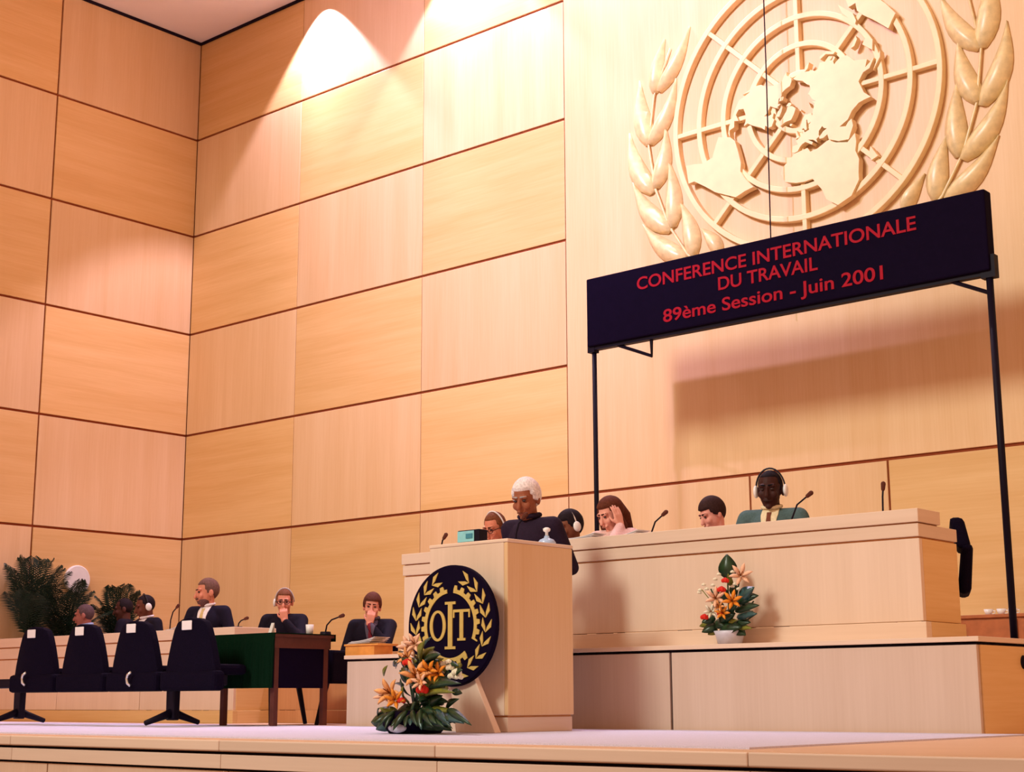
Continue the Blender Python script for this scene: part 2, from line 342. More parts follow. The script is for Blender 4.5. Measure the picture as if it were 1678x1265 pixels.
for nm, pl in LAND.items():
    pts = []
    for i in range(len(pl)):
        (a0, o0), (a1, o1) = pl[i], pl[(i+1) % len(pl)]
        n = max(1, int(max(abs(a1-a0), abs(o1-o0)*math.cos(math.radians(a0)))/6))
        for k in range(n):
            la, lo = a0+(a1-a0)*k/n, o0+(o1-o0)*k/n
            r = ER*(90-la)/150; j = 0.006 if k else 0
            pts.append((EX+r*math.sin(math.radians(lo))+random.uniform(-j, j), EZ-r*math.cos(math.radians(lo))+random.uniform(-j, j)))
    G().prism(pts, EY-0.105, EY-0.03).build('land_mass', 'gilt', em)
def leafmesh(g, b, t, w, y, bow=0.0, h=0.07):
    b, t = Vector((b[0], 0, b[1])), Vector((t[0], 0, t[1])); d = t-b; L = d.length; d.normalize(); n = Vector((-d.z, 0, d.x))
    N = 9; K = 5; vs = []; fs = []
    for i in range(N+1):
        u = i/N; ww = w*1.15*math.sin(PI*(0.05+0.95*u)**0.72)*(1.0-0.30*u)+0.002
        c = b+d*(L*u)+n*(bow*math.sin(PI*u))
        for k in range(K):
            q = -1+2*k/(K-1); hh = h*(1-q*q)*(ww/w) + (0.012 if k == K//2 else 0)
            p = c+n*(q*ww); vs.append((p.x, y-0.015-hh, p.z))
        vs.append((c.x+n.x*ww, y, c.z+n.z*ww)); vs.append((c.x-n.x*ww, y, c.z-n.z*ww))
    P = K+2
    for i in range(N):
        for k in range(P): k2 = (k+1) % P; fs.append((i*P+k, i*P+k2, (i+1)*P+k2, (i+1)*P+k))
    fs.append(tuple(range(P-1, -1, -1))); fs.append(tuple(N*P+k for k in range(P)))
    return g.add(vs, fs)
LV = [((1.26,.02),(1.33,.53),.085,.03), ((1.24,-.35),(1.43,.15),.085,.05), ((1.09,-.66),(1.41,-.23),.085,.05), ((.97,-.89),(1.33,-.56),.08,.04),
      ((1.20,.40),(1.10,.79),.07,.02), ((1.25,.02),(1.01,.46),.075,-.04), ((1.21,-.32),(1.11,.12),.08,-.03), ((1.07,-.64),(1.09,-.14),.08,-.02),
      ((.90,-.88),(1.00,-.47),.08,-.02), ((.68,-.90),(.84,-.69),.06,-.01), ((1.16,.40),(.88,.82),.065,-.03), ((.74,-1.08),(1.12,-.86),.075,.03),
      ((.50,-1.10),(.74,-.98),.055,-.01), ((.45,-1.25),(.85,-1.13),.07,.02)]
stem = [(0.18,-1.36),(0.45,-1.22),(0.74,-1.05),(0.95,-.86),(1.10,-.62),(1.21,-.32),(1.26,.02),(1.20,.38),(1.05,.7)]
for sgn in (-1, 1):
    st = G().tube([(EX+sgn*ER*x, EY-0.025, EZ+ER*z) for x, z in stem], [0.014]*6+[0.012, 0.010, 0.006], 6).build('branch', 'gilt_leaf', em, smooth=True)
    for b, t, w, bow in LV:
        g = leafmesh(G(), (EX+sgn*ER*b[0], EZ+ER*b[1]), (EX+sgn*ER*t[0], EZ+ER*t[1]), w*ER*0.88, EY, bow=-sgn*bow*ER)
        g.build('leaf', 'gilt_leaf', st, smooth=True)
# thin hanging cable in front of the emblem
p0, p1, p2 = onY(1250, -80, 11.3), onY(1256, 130, 11.3), onY(1262, 395, 11.3)
tag(G().tube([(p0[0], 11.3, ZC), (p1[0], 11.3, p1[2]), (p2[0], 11.3, p2[2]-0.5)], 0.006, 6).build('hanging_cable', 'blackmetal'), 'thin dark cable hanging straight down in front of the wall emblem', 'cable')

# ================================================================== DAIS PLATFORM
PX0, PX1, PY, PZ = -8.76, -3.69, 8.10, 0.53
pf = thing('dais_platform', ((PX0+PX1)/2, PY+1.7, 0), 'pale wood panelled dais platform carrying the long desk', 'platform')
G().box(PX0+0.02, PX1-0.02, PY+0.02, YB-0.04, 0.0, PZ-0.035).build('core', 'gap', pf)
G().box(PX0-0.01, PX1+0.015, PY-0.02, YB-0.04, PZ-0.028, PZ).build('top_board', 'wood_pale_h', pf, bevel=0.004)
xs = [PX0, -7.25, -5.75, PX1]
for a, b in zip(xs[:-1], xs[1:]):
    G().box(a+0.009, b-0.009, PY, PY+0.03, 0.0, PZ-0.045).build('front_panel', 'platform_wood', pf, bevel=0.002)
ys = [PY+0.03, 9.8, YB-0.05]
for a, b in zip(ys[:-1], ys[1:]):
    G().box(PX1-0.03, PX1, a+0.003, b-0.005, 0.0, PZ-0.045).build('side_panel', 'wood_h', pf, bevel=0.002)
    G().box(PX0, PX0+0.03, a+0.003, b-0.005, 0.0, PZ-0.045).build('side_panel', 'wood_h', pf, bevel=0.002)
sp_ = onX(1677, 1085, PX1)
G().lathe((PX1, sp_[1], sp_[2]), [(0.0, 0.03), (0.03, 0.03), (0.04, 0.0), (0.0, 0.0)], 16, 'x').build('socket', 'blackmetal', pf)

# ================================================================== LONG DESK ON THE DAIS
DX0, DX1, DY, DZ = -8.45, -4.15, 8.40, PZ
dk = thing('dais_desk', ((DX0+DX1)/2, DY+0.25, DZ), 'long pale wood desk with stepped rim on the dais', 'desk')
def slabs(name, x0, x1, y0, y1, z0, z1, m, ind=0.0): return G().box(x0, x1, y0, y1, z0, z1).build(name, m, dk, bevel=0.004)
slabs('plinth', DX0-0.0, DX1+0.03, DY-0.03, DY+0.04, DZ, 0.635, 'wood_pale_h')
slabs('plinth', DX1-0.04, DX1+0.03, DY+0.04, DY+0.50, DZ, 0.635, 'wood_h')
slabs('front_panel', DX0, DX1, DY, DY+0.04, 0.640, 1.125, 'wood_pale')
slabs('end_panel', DX1-0.04, DX1, DY+0.04, DY+0.50, 0.640, 1.125, 'wood_h')
slabs('end_panel', DX0, DX0+0.04, DY+0.04, DY+0.50, DZ, 1.125, 'wood_h')
slabs('groove_strip', DX0+0.01, DX1-0.01, DY+0.003, DY+0.49, 1.125, 1.135, 'groove_soft')
slabs('lower_rim', DX0-0.005, DX1+0.005, DY-0.012, DY+0.50, 1.135, 1.212, 'wood_pale_h')
slabs('groove_strip', DX0+0.01, DX1-0.01, DY-0.004, DY+0.27, 1.212, 1.220, 'groove_soft')
slabs('upper_rim', DX0-0.01, DX1+0.012, DY-0.022, DY+0.27, 1.220, 1.300, 'wood_pale_h')

# ================================================================== LONG LOW DESK AT THE LEFT
AX0, AX1, AY = -15.2, -11.0, 8.82
da = thing('low_desk', ((AX0+AX1)/2, AY+0.25, 0), 'long low wood desk along the left side of the stage', 'desk')
for args in (('plinth', AX0, AX1+0.02, AY-0.02, AY+0.03, 0.0, 0.11, 'wood_h'), ('plinth', AX1-0.03, AX1+0.02, AY+0.03, AY+0.45, 0.0, 0.11, 'wood_h'),
             ('end_panel', AX1-0.03, AX1, AY+0.03, AY+0.45, 0.113, 0.62, 'wood_h'), ('end_panel', AX0, AX0+0.03, AY+0.03, AY+0.45, 0.0, 0.62, 'wood_h'),
             ('groove_strip', AX0+0.01, AX1-0.01, AY+0.003, AY+0.44, 0.62, 0.632, 'groove_soft'), ('lower_rim', AX0, AX1+0.005, AY-0.012, AY+0.45, 0.632, 0.74, 'wood_pale_h'),
             ('groove_strip', AX0+0.01, AX1-0.01, AY-0.004, AY+0.44, 0.74, 0.752, 'groove_soft'), ('upper_rim', AX0-0.0, AX1+0.012, AY-0.022, AY+0.46, 0.752, 0.845, 'wood_pale_h')):
    G().box(*args[1:7]).build(args[0], args[7], da, bevel=0.004)
for k in range(3):
    a = AX0+k*1.4; G().box(a+0.004, a+1.396, AY, AY+0.03, 0.113, 0.62).build('front_panel', 'wood_pale', da, bevel=0.003)

G().box(AX1, -9.0, AY+0.42, AY+0.45, 0.113, 0.60).build('shade_panel', 'shade_red_v', da, bevel=0.003)  # added panel: shade behind the table is put into its colour
G().box(AX1+0.02, -9.0, AY+0.40, AY+0.45, 0.0, 0.11).build('plinth', 'shade_red_v', da, bevel=0.003)  # foot of the added panel, in the same shade colour

# ================================================================== LECTERN
LX0, LX1, LY0, LY1, LZ = -6.765, -6.112, 6.95, 7.57, 1.153
lc = thing('lectern', ((LX0+LX1)/2, (LY0+LY1)/2, 0), 'tall pale wood lectern at the front of the stage', 'lectern')
G().box(LX0+0.015, LX1-0.015, LY0+0.015, LY1, 0.008, 0.095).build('plinth', 'wood_pale_h', lc, bevel=0.003)
G().box(LX0+0.02, LX1-0.02, LY0+0.02, LY1-0.01, 0.095, 0.105).build('groove_strip', 'groove_soft', lc)
G().box(LX0, LX1-0.03, LY0, LY0+0.03, 0.105, LZ-0.022).build('front_panel', 'wood_pale', lc, bevel=0.004)
G().box(LX1-0.03, LX1, LY0, LY1, 0.105, LZ-0.022).build('side_panel', 'wood_h2' if 'wood_h2' in M else 'wood_v', lc, bevel=0.006)
G().box(LX0, LX0+0.03, LY0+0.03, LY1, 0.105, LZ-0.022).build('side_panel', 'wood_v', lc, bevel=0.004)
G().box(LX0+0.03, LX1-0.03, LY1-0.03, LY1, 0.105, LZ-0.15).build('back_panel', 'wood_v', lc)
G().box(LX0-0.004, LX1+0.004, LY0-0.004, LY1+0.004, LZ-0.022, LZ).build('top_board', 'wood_pale_h', lc, bevel=0.006)

# --- round emblem board leaning on an easel in front of the lectern
OX, OZ, OR, OY = -6.411, 0.636, 0.362, 6.80
ob = thing('emblem_board', (OX, OY+0.05, 0.008), 'round black board with gold laurel, gear wheel and letters OIT before the lectern', 'sign')
G().lathe((OX, OY, OZ), [(0.0, 0.03), (OR-0.006, 0.03), (OR, 0.024), (OR, -0.004), (0.0, -0.004)], 72, 'y').build('disc', 'navy', ob)
G().hexa([(-6.40, OY+0.005, 0.008), (-6.085, OY+0.005, 0.008), (-6.085, OY+0.06, 0.008), (-6.40, OY+0.06, 0.008)],
         [(-6.47, OY+0.005, 0.42), (-6.30, OY+0.005, 0.42), (-6.30, OY+0.04, 0.42), (-6.47, OY+0.04, 0.42)]).build('easel_foot', 'wood_pale', ob, bevel=0.004)
oy0, oy1 = OY-0.036, OY-0.028
def gear(a0, a1):
    def rf(a):
        u = (math.degrees(a)/15.0) % 1.0
        return OR*(0.665 if u < 0.5 else 0.60)
    g = G(); n = int(abs(a1-a0)/15*10)
    return g.ringplate((OX, OZ), OR*0.535, OR*0.6, math.radians(a0), math.radians(a1), oy0, oy1, n, rf).build('gear_arc', 'oitgold', ob)
gear(97.5, 205); gear(-25, 82.5); gear(232.5, 307.5)
def ringE(cx, cz, ax, az, w):
    vs = []; fs = []; n = 40
    for i in range(n):
        a = 2*PI*i/n
        for s, y in ((0, oy0), (1, oy0), (1, oy1), (0, oy1)):
            kx, kz = (ax-w*1.25, az-w*0.75) if s == 0 else (ax, az)
            vs.append((cx+kx*math.cos(a), y, cz+kz*math.sin(a)))
    for i in range(n):
        j = (i+1) % n
        for q in range(4): q2 = (q+1) % 4; fs.append((i*4+q, i*4+q2, j*4+q2, j*4+q))
    return G().add(vs, fs)
ringE(OX-0.285*OR, OZ-0.0*OR, 0.185*OR, 0.255*OR, 0.055*OR).build('letter', 'oitgold', ob)
def serif_letter(parts):
    g = G()
    for x0, x1, z0, z1 in parts: g.box(OX+x0*OR, OX+x1*OR, oy0, oy1, OZ+z0*OR, OZ+z1*OR)
    return g.build('letter', 'oitgold', ob)
serif_letter([(-.05,.05,-.345,.345), (-.12,.12,-.39,-.345), (-.12,.12,.345,.39)])
serif_letter([(.215,.295,-.215,.21), (.165,.345,-.255,-.215), (.065,.445,.21,.255), (.065,.095,.12,.21), (.415,.445,.12,.21)])
for sgn in (-1, 1):
    for k in range(9):
        a = math.radians(-78+k*17.0); rr = 0.80
        bx, bz = rr*math.cos(a), rr*math.sin(a)
        tx, tz = -math.sin(a), math.cos(a); nx, nz = math.cos(a), math.sin(a)
        for q in (-1, 1):
            if k == 0 and q == -1: continue
            tip = (bx+tx*.23+nx*q*.10, bz+tz*.23+nz*q*.10); mid = (bx+tx*.10+nx*q*.105, bz+tz*.10+nz*q*.105); inn = (bx+tx*.09+nx*q*.02, bz+tz*.09+nz*q*.02)
            pl = [(OX+sgn*OR*x, OZ+OR*z) for x, z in ((bx, bz), mid, tip, inn)]
            G().prism(pl, oy0, oy1).build('laurel_leaf', 'oitgold', ob)

# ================================================================== SIGN BANNER ON POSTS
BY = 10.40; BX0, BX1 = -8.155, -4.44; BZ0, BZ1 = 3.215, 3.85
bn = thing('sign_banner', ((BX0+BX1)/2, BY, PZ), 'wide black sign with red lettering carried on two thin black posts', 'sign')
G().box(BX0, BX1, BY-0.06, BY+0.06, BZ0+0.02, BZ1).build('sign_box', 'navy', bn, bevel=0.012)
G().box(BX0-0.012, BX1+0.03, BY-0.03, BY+0.03, BZ0-0.01, BZ0+0.045).build('bottom_rail', 'blackmetal', bn)
G().box(BX0-0.014, BX0+0.06, BY-0.035, BY+0.035, BZ0-0.03, BZ0+0.12).build('clamp', 'blackmetal', bn)
G().box(BX1-0.08, BX1+0.03, BY-0.035, BY+0.035, BZ0-0.03, BZ0+0.14).build('clamp', 'blackmetal', bn)
for x, r in ((BX0+0.035, 0.021), (BX1-0.028, 0.026)):
    G().tube([(x, BY, PZ+0.012), (x, BY, BZ0+0.05)], r, 12).build('post', 'blackmetal', bn, smooth=True)
    G().lathe((x, BY, PZ), [(0.0, 0.0), (0.16, 0.0), (0.16, 0.012), (0.0, 0.012)], 20).build('base_plate', 'blackmetal', bn)
q1 = onY(1070, 548, BY); 
G().tube([(-7.86, BY, BZ0), (-7.50, BY, BZ0-0.15), (-7.50, BY, BZ0)], 0.016, 6).build('brace', 'blackmetal', bn)
G().tube([(BX1-0.32, BY, BZ0), (BX1-0.03, BY, BZ0-0.14)], 0.016, 6).build('brace', 'blackmetal', bn)
def text(body, x, z, size, m, parent, name='lettering', off=0.010, wid=None, y=0.0):
    c = bpy.data.curves.new(name, 'FONT'); c.body = body; c.size = size; c.extrude = 0.003; c.offset = off*size*1.4; c.align_x = 'CENTER'; c.align_y = 'CENTER'
    o = bpy.data.objects.new('tmp', c); COL.objects.link(o); bpy.context.view_layer.update()
    me = bpy.data.meshes.new_from_object(o.evaluated_get(bpy.context.evaluated_depsgraph_get())); bpy.data.objects.remove(o)
    a = np.array([v.co[:] for v in me.vertices]); s = wid/(a[:, 0].max()-a[:, 0].min()) if wid else 1.0
    cx = (a[:, 0].max()+a[:, 0].min())/2
    for v in me.vertices: v.co = Vector(((v.co.x-cx)*s, -v.co.z, v.co.y))
    bm = bmesh.new(); bm.from_mesh(me); bm.verts.ensure_lookup_table(); bm.verts.index_update(); isl = [-1]*len(bm.verts); groups = []
    for v in bm.verts:                                  # loose islands, then islands stacked over one another belong to one letter
        if isl[v.index] >= 0: continue
        k = len(groups); st = [v]; isl[v.index] = k; mem = []
        while st:
            w = st.pop(); mem.append(w)
            for e in w.link_edges:
                u = e.other_vert(w)
                if isl[u.index] < 0: isl[u.index] = k; st.append(u)
        groups.append([min(q.co.x for q in mem), max(q.co.x for q in mem), [k]])
    groups.sort(key=lambda q: q[0]); L = []
    for q in groups:
        if L and q[0] < L[-1][1]-0.5*(q[1]-q[0]): L[-1][1] = max(L[-1][1], q[1]); L[-1][2] += q[2]
        else: L.append(q)
    for x0, x1, ks in L:
        ids = {i for i in range(len(isl)) if isl[i] in ks}; idx = {i: n for n, i in enumerate(sorted(ids))}; cxx = (x0+x1)/2
        mm = bpy.data.meshes.new('letter'); mm.from_pydata([tuple(bm.verts[i].co-Vector((cxx, 0, 0))) for i in sorted(ids)], [], [tuple(idx[v.index] for v in f.verts) for f in bm.faces if f.verts[0].index in ids])
        mm.materials.append(M[m]); t = bpy.data.objects.new('letter', mm); COL.objects.link(t); t.parent = parent; t.location = Vector((x+cxx, y, z))-org(parent)
    bm.free()
def tline(body, pa, pb, size):     # pixels of the middle of the first and last letter ends
    a, b = onY(*pa, BY-0.063), onY(*pb, BY-0.063)
    return text(body, (a[0]+b[0])/2, (a[2]+b[2])/2, size, 'red', bn, wid=b[0]-a[0], y=BY-0.0635)
tline('CONFERENCE INTERNATIONALE', (1044, 466), (1501, 367), 0.155)
tline('DU TRAVAIL', (1177, 463), (1340, 436), 0.155)
tline('89ème Session - Juin 2001', (1087, 518), (1447, 449), 0.155)

# ================================================================== SMALL FURNITURE
# green-covered table
TX0, TX1, TY0, TY1, TZ = -10.08, -9.12, 7.68, 8.30, 0.70
tb = thing('covered_table', ((TX0+TX1)/2, (TY0+TY1)/2, 0), 'table with dark green baize cloth behind the row of black chairs', 'table')
for x in (-9.77, TX1-0.05):
    for y in (TY0+0.06, TY1-0.06):
        G().box(x-0.022, x+0.022, y-0.022, y+0.022, 0.008, TZ-0.03).build('leg', 'darkred', tb, bevel=0.003)
G().box(TX0+0.02, TX1-0.02, TY0+0.03, TY1-0.02, TZ-0.11, TZ-0.025).build('apron', 'darkred', tb)
G().box(TX0, TX1, TY0+0.01, TY1, TZ-0.025, TZ-0.004).build('tabletop', 'darkred', tb)
G().box(TX1-0.045, TX1-0.035, TY0+0.03, TY1-0.02, 0.29, TZ-0.11).build('end_panel', 'navy', tb)
g = G(); n = 60; vs = []; fs = []
for i in range(n+1):
    x = TX0-0.01+(TX1-TX0+0.02)*i/n; w = 0.010*math.sin(i*0.9)+0.006*math.sin(i*2.3)
    for (y, z) in ((TY1+0.005, TZ-0.05), (TY1+0.005, TZ+0.004), (TY0+0.0, TZ+0.004), (TY0-0.008+w*0.3, TZ-0.06), (TY0-0.012+w, TZ-0.41), (TY0-0.002+w, TZ-0.41), (TY0+0.004+w*0.3, TZ-0.06), (TY0+0.009, TZ-0.002), (TY1, TZ-0.002), (TY1, TZ-0.05)): vs.append((x, y, z))
for i in range(n):
    for k in range(10): k2 = (k+1) % 10; fs.append((i*10+k, i*10+k2, (i+1)*10+k2, (i+1)*10+k))
fs += [tuple(range(9, -1, -1)), tuple(n*10+k for k in range(10))]
tag(g.add(vs, fs).build('tablecloth', 'green', smooth=False), 'dark green baize cloth draped over the front of the table', 'tablecloth')

# row of linked chairs seen from behind
CX = [-11.76+0.715*k for k in range(4)]
CYB = 7.24
bs = thing('beam_seating', (sum(CX)/4, CYB+0.2, 0), 'row of linked black chairs on a beam, backs to the hall', 'chair row')
G().box(CX[0]-1.0, CX[3]+0.24, CYB+0.14, CYB+0.22, 0.31, 0.39).build('beam', 'blackmetal', bs, bevel=0.01)
for k, x in enumerate(CX):
    g = G(); N = 12; vs = []; fs = []           # backrest: tapered, rounded, leaning towards the hall
    prof = [(0.0, 0.315), (0.08, 0.312), (0.2, 0.285), (0.33, 0.245), (0.43, 0.205), (0.485, 0.165), (0.51, 0.10), (0.517, 0.04)]
    for h, w in prof:
        for y in (-0.03, 0.03):
            for q in (-1, -0.5, 0, 0.5, 1):
                bow = 0.03*q*q
                vs.append((x+w*q, CYB+0.05+y+bow-0.03*h, 0.30+h))
    P = 10
    for i in range(len(prof)-1):
        o0, o1 = i*P, (i+1)*P
        for q in range(4):
            fs += [(o0+q, o0+q+1, o1+q+1, o1+q), (o0+5+q+1, o0+5+q, o1+5+q, o1+5+q+1)]
        fs += [(o0+5, o0, o1, o1+5), (o0+4, o0+9, o1+9, o1+4)]
    e = (len(prof)-1)*P
    fs += [(0, 5, 6, 1), (1, 6, 7, 2), (2, 7, 8, 3), (3, 8, 9, 4), (e, e+1, e+6, e+5), (e+1, e+2, e+7, e+6), (e+2, e+3, e+8, e+7), (e+3, e+4, e+9, e+8)]
    br = g.add(vs, fs).build('backrest', 'black_up', bs, smooth=True, bevel=0.012)
    G().box(x-0.25, x+0.25, CYB+0.06, CYB+0.40, 0.39, 0.47).build('seat', 'black_up', bs, bevel=0.03)
    G().box(x-0.34, x+0.34, CYB+0.01, CYB+0.12, 0.27, 0.42).build('seat_shell', 'black_up', bs, bevel=0.03)
    y = CYB+0.05-0.03-0.03*0.445-0.010
    G().hexa([(x-0.06, y, 0.725), (x+0.06, y, 0.725), (x+0.06, y+0.01, 0.725), (x-0.06, y+0.01, 0.725)],
             [(x-0.06, y-0.002, 0.795), (x+0.06, y-0.002, 0.795), (x+0.06, y+0.008, 0.795), (x-0.06, y+0.008, 0.795)]).build('number_card', 'white', br, bevel=0.012)
for px in (40, 212):
    p = onY(px, 1112, CYB-0.02)
    G().tube([(p[0]+0.02, CYB-0.02, p[2]+0.05), (p[0]-0.01, CYB-0.03, p[2]+0.03), (p[0]-0.02, CYB-0.03, p[2]), (p[0]-0.01, CYB-0.03, p[2]-0.035), (p[0]+0.015, CYB-0.02, p[2]-0.055)], 0.012, 8).build('arm_clip', 'chrome', bs, smooth=True)
for px in (30, 282):
    p = onY(px, 1189, CYB+0.18); x = p[0]
    G().hexa([(x-0.05, CYB+0.15, 0.05), (x+0.05, CYB+0.15, 0.05), (x+0.05, CYB+0.21, 0.05), (x-0.05, CYB+0.21, 0.05)],
             [(x-0.055, CYB+0.15, 0.32), (x+0.055, CYB+0.15, 0.32), (x+0.055, CYB+0.21, 0.32), (x-0.055, CYB+0.21, 0.32)]).build('leg', 'blackmetal', bs, bevel=0.01)
    for dx, dy in ((0.0, -0.20), (0.0, 0.20)):
        c = Vector((x, CYB+0.18, 0)); d = Vector((dx, dy, 0))
        for s in (1,):
            G().tube([c+Vector((0, 0, 0.11)), c+d*0.55+Vector((0, 0, 0.075)), c+d*1.25+Vector((0, 0, 0.032))], [0.036, 0.028, 0.02], 8).build('foot', 'blackmetal', bs, smooth=True)

p = onY(512, 1100, 8.72)
ac = thing('armchair', (p[0], 8.72, 0), 'empty black armchair with slanted legs at the end of the green table', 'chair', rz=math.radians(196))
BB = lambda g, n, m='black_up', bv=0.02: g.build(n, m, ac, bevel=bv, local=True)
BB(G().box(-0.28, 0.28, -0.26, 0.24, 0.34, 0.44), 'seat')
BB(G().hexa([(-0.30, 0.20, 0.31), (0.30, 0.20, 0.31), (0.30, 0.27, 0.31), (-0.30, 0.27, 0.31)], [(-0.29, 0.25, 0.70), (0.29, 0.25, 0.70), (0.29, 0.31, 0.70), (-0.29, 0.31, 0.70)]), 'backrest', bv=0.03)
for q in (-1, 1):
    BB(G().box(q*0.31-0.035, q*0.31+0.035, -0.24, 0.24, 0.33, 0.60), 'armrest')
    for y0, y1 in ((0.20, 0.27), (-0.20, -0.25)):
        BB(G().tube([(q*0.27, y0, 0.35), (q*0.22, y1, 0.0)], [0.026, 0.018], 8), 'leg', 'blackmetal', 0)

# round white clock-like disc on the left wall
p = onX(125, 950, XL)
cl = thing('wall_disc', (XL, p[1], p[2]-0.165), 'plain white round disc on the left wall behind the palms', 'wall disc')
G().lathe((XL, p[1], p[2]), [(0.0, 0.0), (0.165, 0.0), (0.165, 0.03), (0.155, 0.04), (0.0, 0.04)], 40, 'x').build('face', 'white', cl, smooth=False)

# low red cabinet and cups behind the dais at the right
cb = thing('sideboard', (-4.45, 11.3, PZ), 'low red wood sideboard against the back wall at the far right', 'cabinet')
G().box(-5.15, -3.80, 11.02, 11.52, PZ, 0.78).build('body', 'redwood', cb, bevel=0.004)
G().box(-5.17, -3.78, 11.00, 11.53, 0.78, 0.805).build('top', 'redwood', cb, bevel=0.004)
for k in range(3):
    x = -5.13+0.44*k; G().box(x+0.01, x+0.43, 11.008, 11.02, PZ+0.03, 0.765).build('door', 'redwood', cb, bevel=0.003)
for i, px in enumerate((1620, 1641, 1660)):
    p = onY(px, 1000, 11.15)
    t = thing('cup', (p[0], 11.15, 0.805), ['leftmost small white cup on the red sideboard', 'small white cup on the red sideboard just right of the post', 'rightmost small white cup on the red sideboard'][i], 'cup', 'cups on the sideboard')
    G().lathe((p[0], 11.15, 0.805), [(0.0, 0.0), (0.022, 0.0), (0.036, 0.045), (0.033, 0.045), (0.02, 0.006), (0.0, 0.006)], 16).build('bowl', 'white_gloss', t, smooth=True)
    G().tube([(p[0]+0.03, 11.15, 0.84), (p[0]+0.052, 11.15, 0.835), (p[0]+0.048, 11.15, 0.818), (p[0]+0.025, 11.15, 0.815)], 0.004, 6).build('handle', 'white_gloss', t)

# ================================================================== CHAIRS
def chair(x, y, z, seat, rz, label, backh=0.42, arms=True, group='black chairs behind the desks', lean=0.06):
    t = thing('office_chair', (x, y, z), label, 'chair', group, rz); s = seat-z
    B = lambda g, n, m='black_up', bv=0.02: g.build(n, m, t, bevel=bv, local=True)
    B(G().box(-0.24, 0.24, -0.24, 0.22, s-0.07, s), 'seat')
    B(G().hexa([(-0.22, 0.20, s), (0.22, 0.20, s), (0.22, 0.27, s), (-0.22, 0.27, s)], [(-0.20, 0.20+lean, s+backh), (0.20, 0.20+lean, s+backh), (0.20, 0.26+lean, s+backh), (-0.20, 0.26+lean, s+backh)]), 'backrest')
    if arms:
        for q in (-1, 1):
            B(G().box(q*0.29-0.03, q*0.29+0.03, -0.20, 0.24, s+0.17, s+0.21), 'armrest'); B(G().box(q*0.29-0.02, q*0.29+0.02, -0.02, 0.04, s-0.06, s+0.18), 'arm_post', bv=0.004)
            B(G().box(min(q*0.22, q*0.31), max(q*0.22, q*0.31), -0.02, 0.04, s-0.065, s-0.03), 'arm_bracket', bv=0.0)
    B(G().tube([(0, 0, 0.06), (0, 0, s-0.06)], 0.028, 10), 'column', 'blackmetal', 0)
    for k in range(5):
        a = 2*PI*k/5+0.3; B(G().tube([(0, 0, 0.075), (0.27*math.cos(a), 0.27*math.sin(a), 0.032)], [0.028, 0.018], 8), 'foot', 'blackmetal', 0)
        B(G().ell((0.27*math.cos(a), 0.27*math.sin(a), 0.018), (0.02, 0.02, 0.018), n=8, m=6), 'caster', 'blackmetal', 0)
    return t

# ================================================================== PEOPLE
def remesh(g, voxel, smooth=4, dec=None, fac=0.5):
    me = g.mesh('tmp'); o = bpy.data.objects.new('tmp', me); COL.objects.link(o)
    r = o.modifiers.new('r', 'REMESH'); r.mode = 'VOXEL'; r.voxel_size = voxel; r.use_smooth_shade = True
    s = o.modifiers.new('s', 'SMOOTH'); s.iterations = smooth; s.factor = fac
    if dec: d = o.modifiers.new('d', 'DECIMATE'); d.ratio = dec
    bpy.context.view_layer.update()
    out = bpy.data.meshes.new_from_object(o.evaluated_get(bpy.context.evaluated_depsgraph_get()))
    bpy.data.objects.remove(o); bpy.data.meshes.remove(me)
    for p in out.polygons: p.use_smooth = True
    return out
def obj(name, me, m, parent):
    me.name = name; me.materials.clear(); me.materials.append(m if not isinstance(m, str) else M[m])
    o = bpy.data.objects.new(name, me); COL.objects.link(o); o.parent = parent; return o
_mc = {}
def cmat(name, col, rough=0.8, amt=0.10, sz=60):
    k = (name, col)
    if k not in _mc: _mc[k] = mat(name, col, rough, 0.15, noise=(sz, amt))
    return _mc[k]

def ik(S, T, l1, l2, hint):
    S, T = Vector(S), Vector(T); d = T-S; L = min(d.length, (l1+l2)*0.995); dn = d.normalized(); T = S+dn*L
    a = (l1*l1-l2*l2+L*L)/(2*L); h = math.sqrt(max(0, l1*l1-a*a)); hv = Vector(hint); hv = (hv-dn*hv.dot(dn)).normalized()
    return S+dn*a+hv*h, T

def hand(g, W, d, nrm, side, curl):
    """palm, four fingers and a thumb; d = direction of the hand, nrm = palm normal, side = +1/-1 thumb side"""
    d = Vector(d).normalized(); nrm = Vector(nrm); nrm = (nrm-d*nrm.dot(d)).normalized(); s = d.cross(nrm)*side
    W = Vector(W)
    for k in (-1.5, -0.5, 0.5, 1.5): g.caps(W+s*(k*0.012), W+d*0.085+s*(k*0.020), 0.015, 0.012, 8)
    for k, ln in ((1.5, 0.068), (0.5, 0.078), (-0.5, 0.072), (-1.5, 0.056)):
        b = W+d*0.088+s*(k*0.0215); a1 = curl*0.75; a2 = curl*1.7
        m1 = b+(d*math.cos(a1)+nrm*math.sin(a1))*ln*0.5; m2 = m1+(d*math.cos(a2)+nrm*math.sin(a2))*ln*0.5
        g.caps(b, m1, 0.0088, 0.0082, 8); g.caps(m1, m2, 0.0082, 0.0068, 8)
    b = W+d*0.03+s*0.026; m1 = b+(d*0.6+s*0.75+nrm*0.35).normalized()*0.038; m2 = m1+(d*0.9+s*0.2+nrm*0.35).normalized()*0.032
    g.caps(b, m1, 0.012, 0.010, 8); g.caps(m1, m2, 0.010, 0.008, 8)

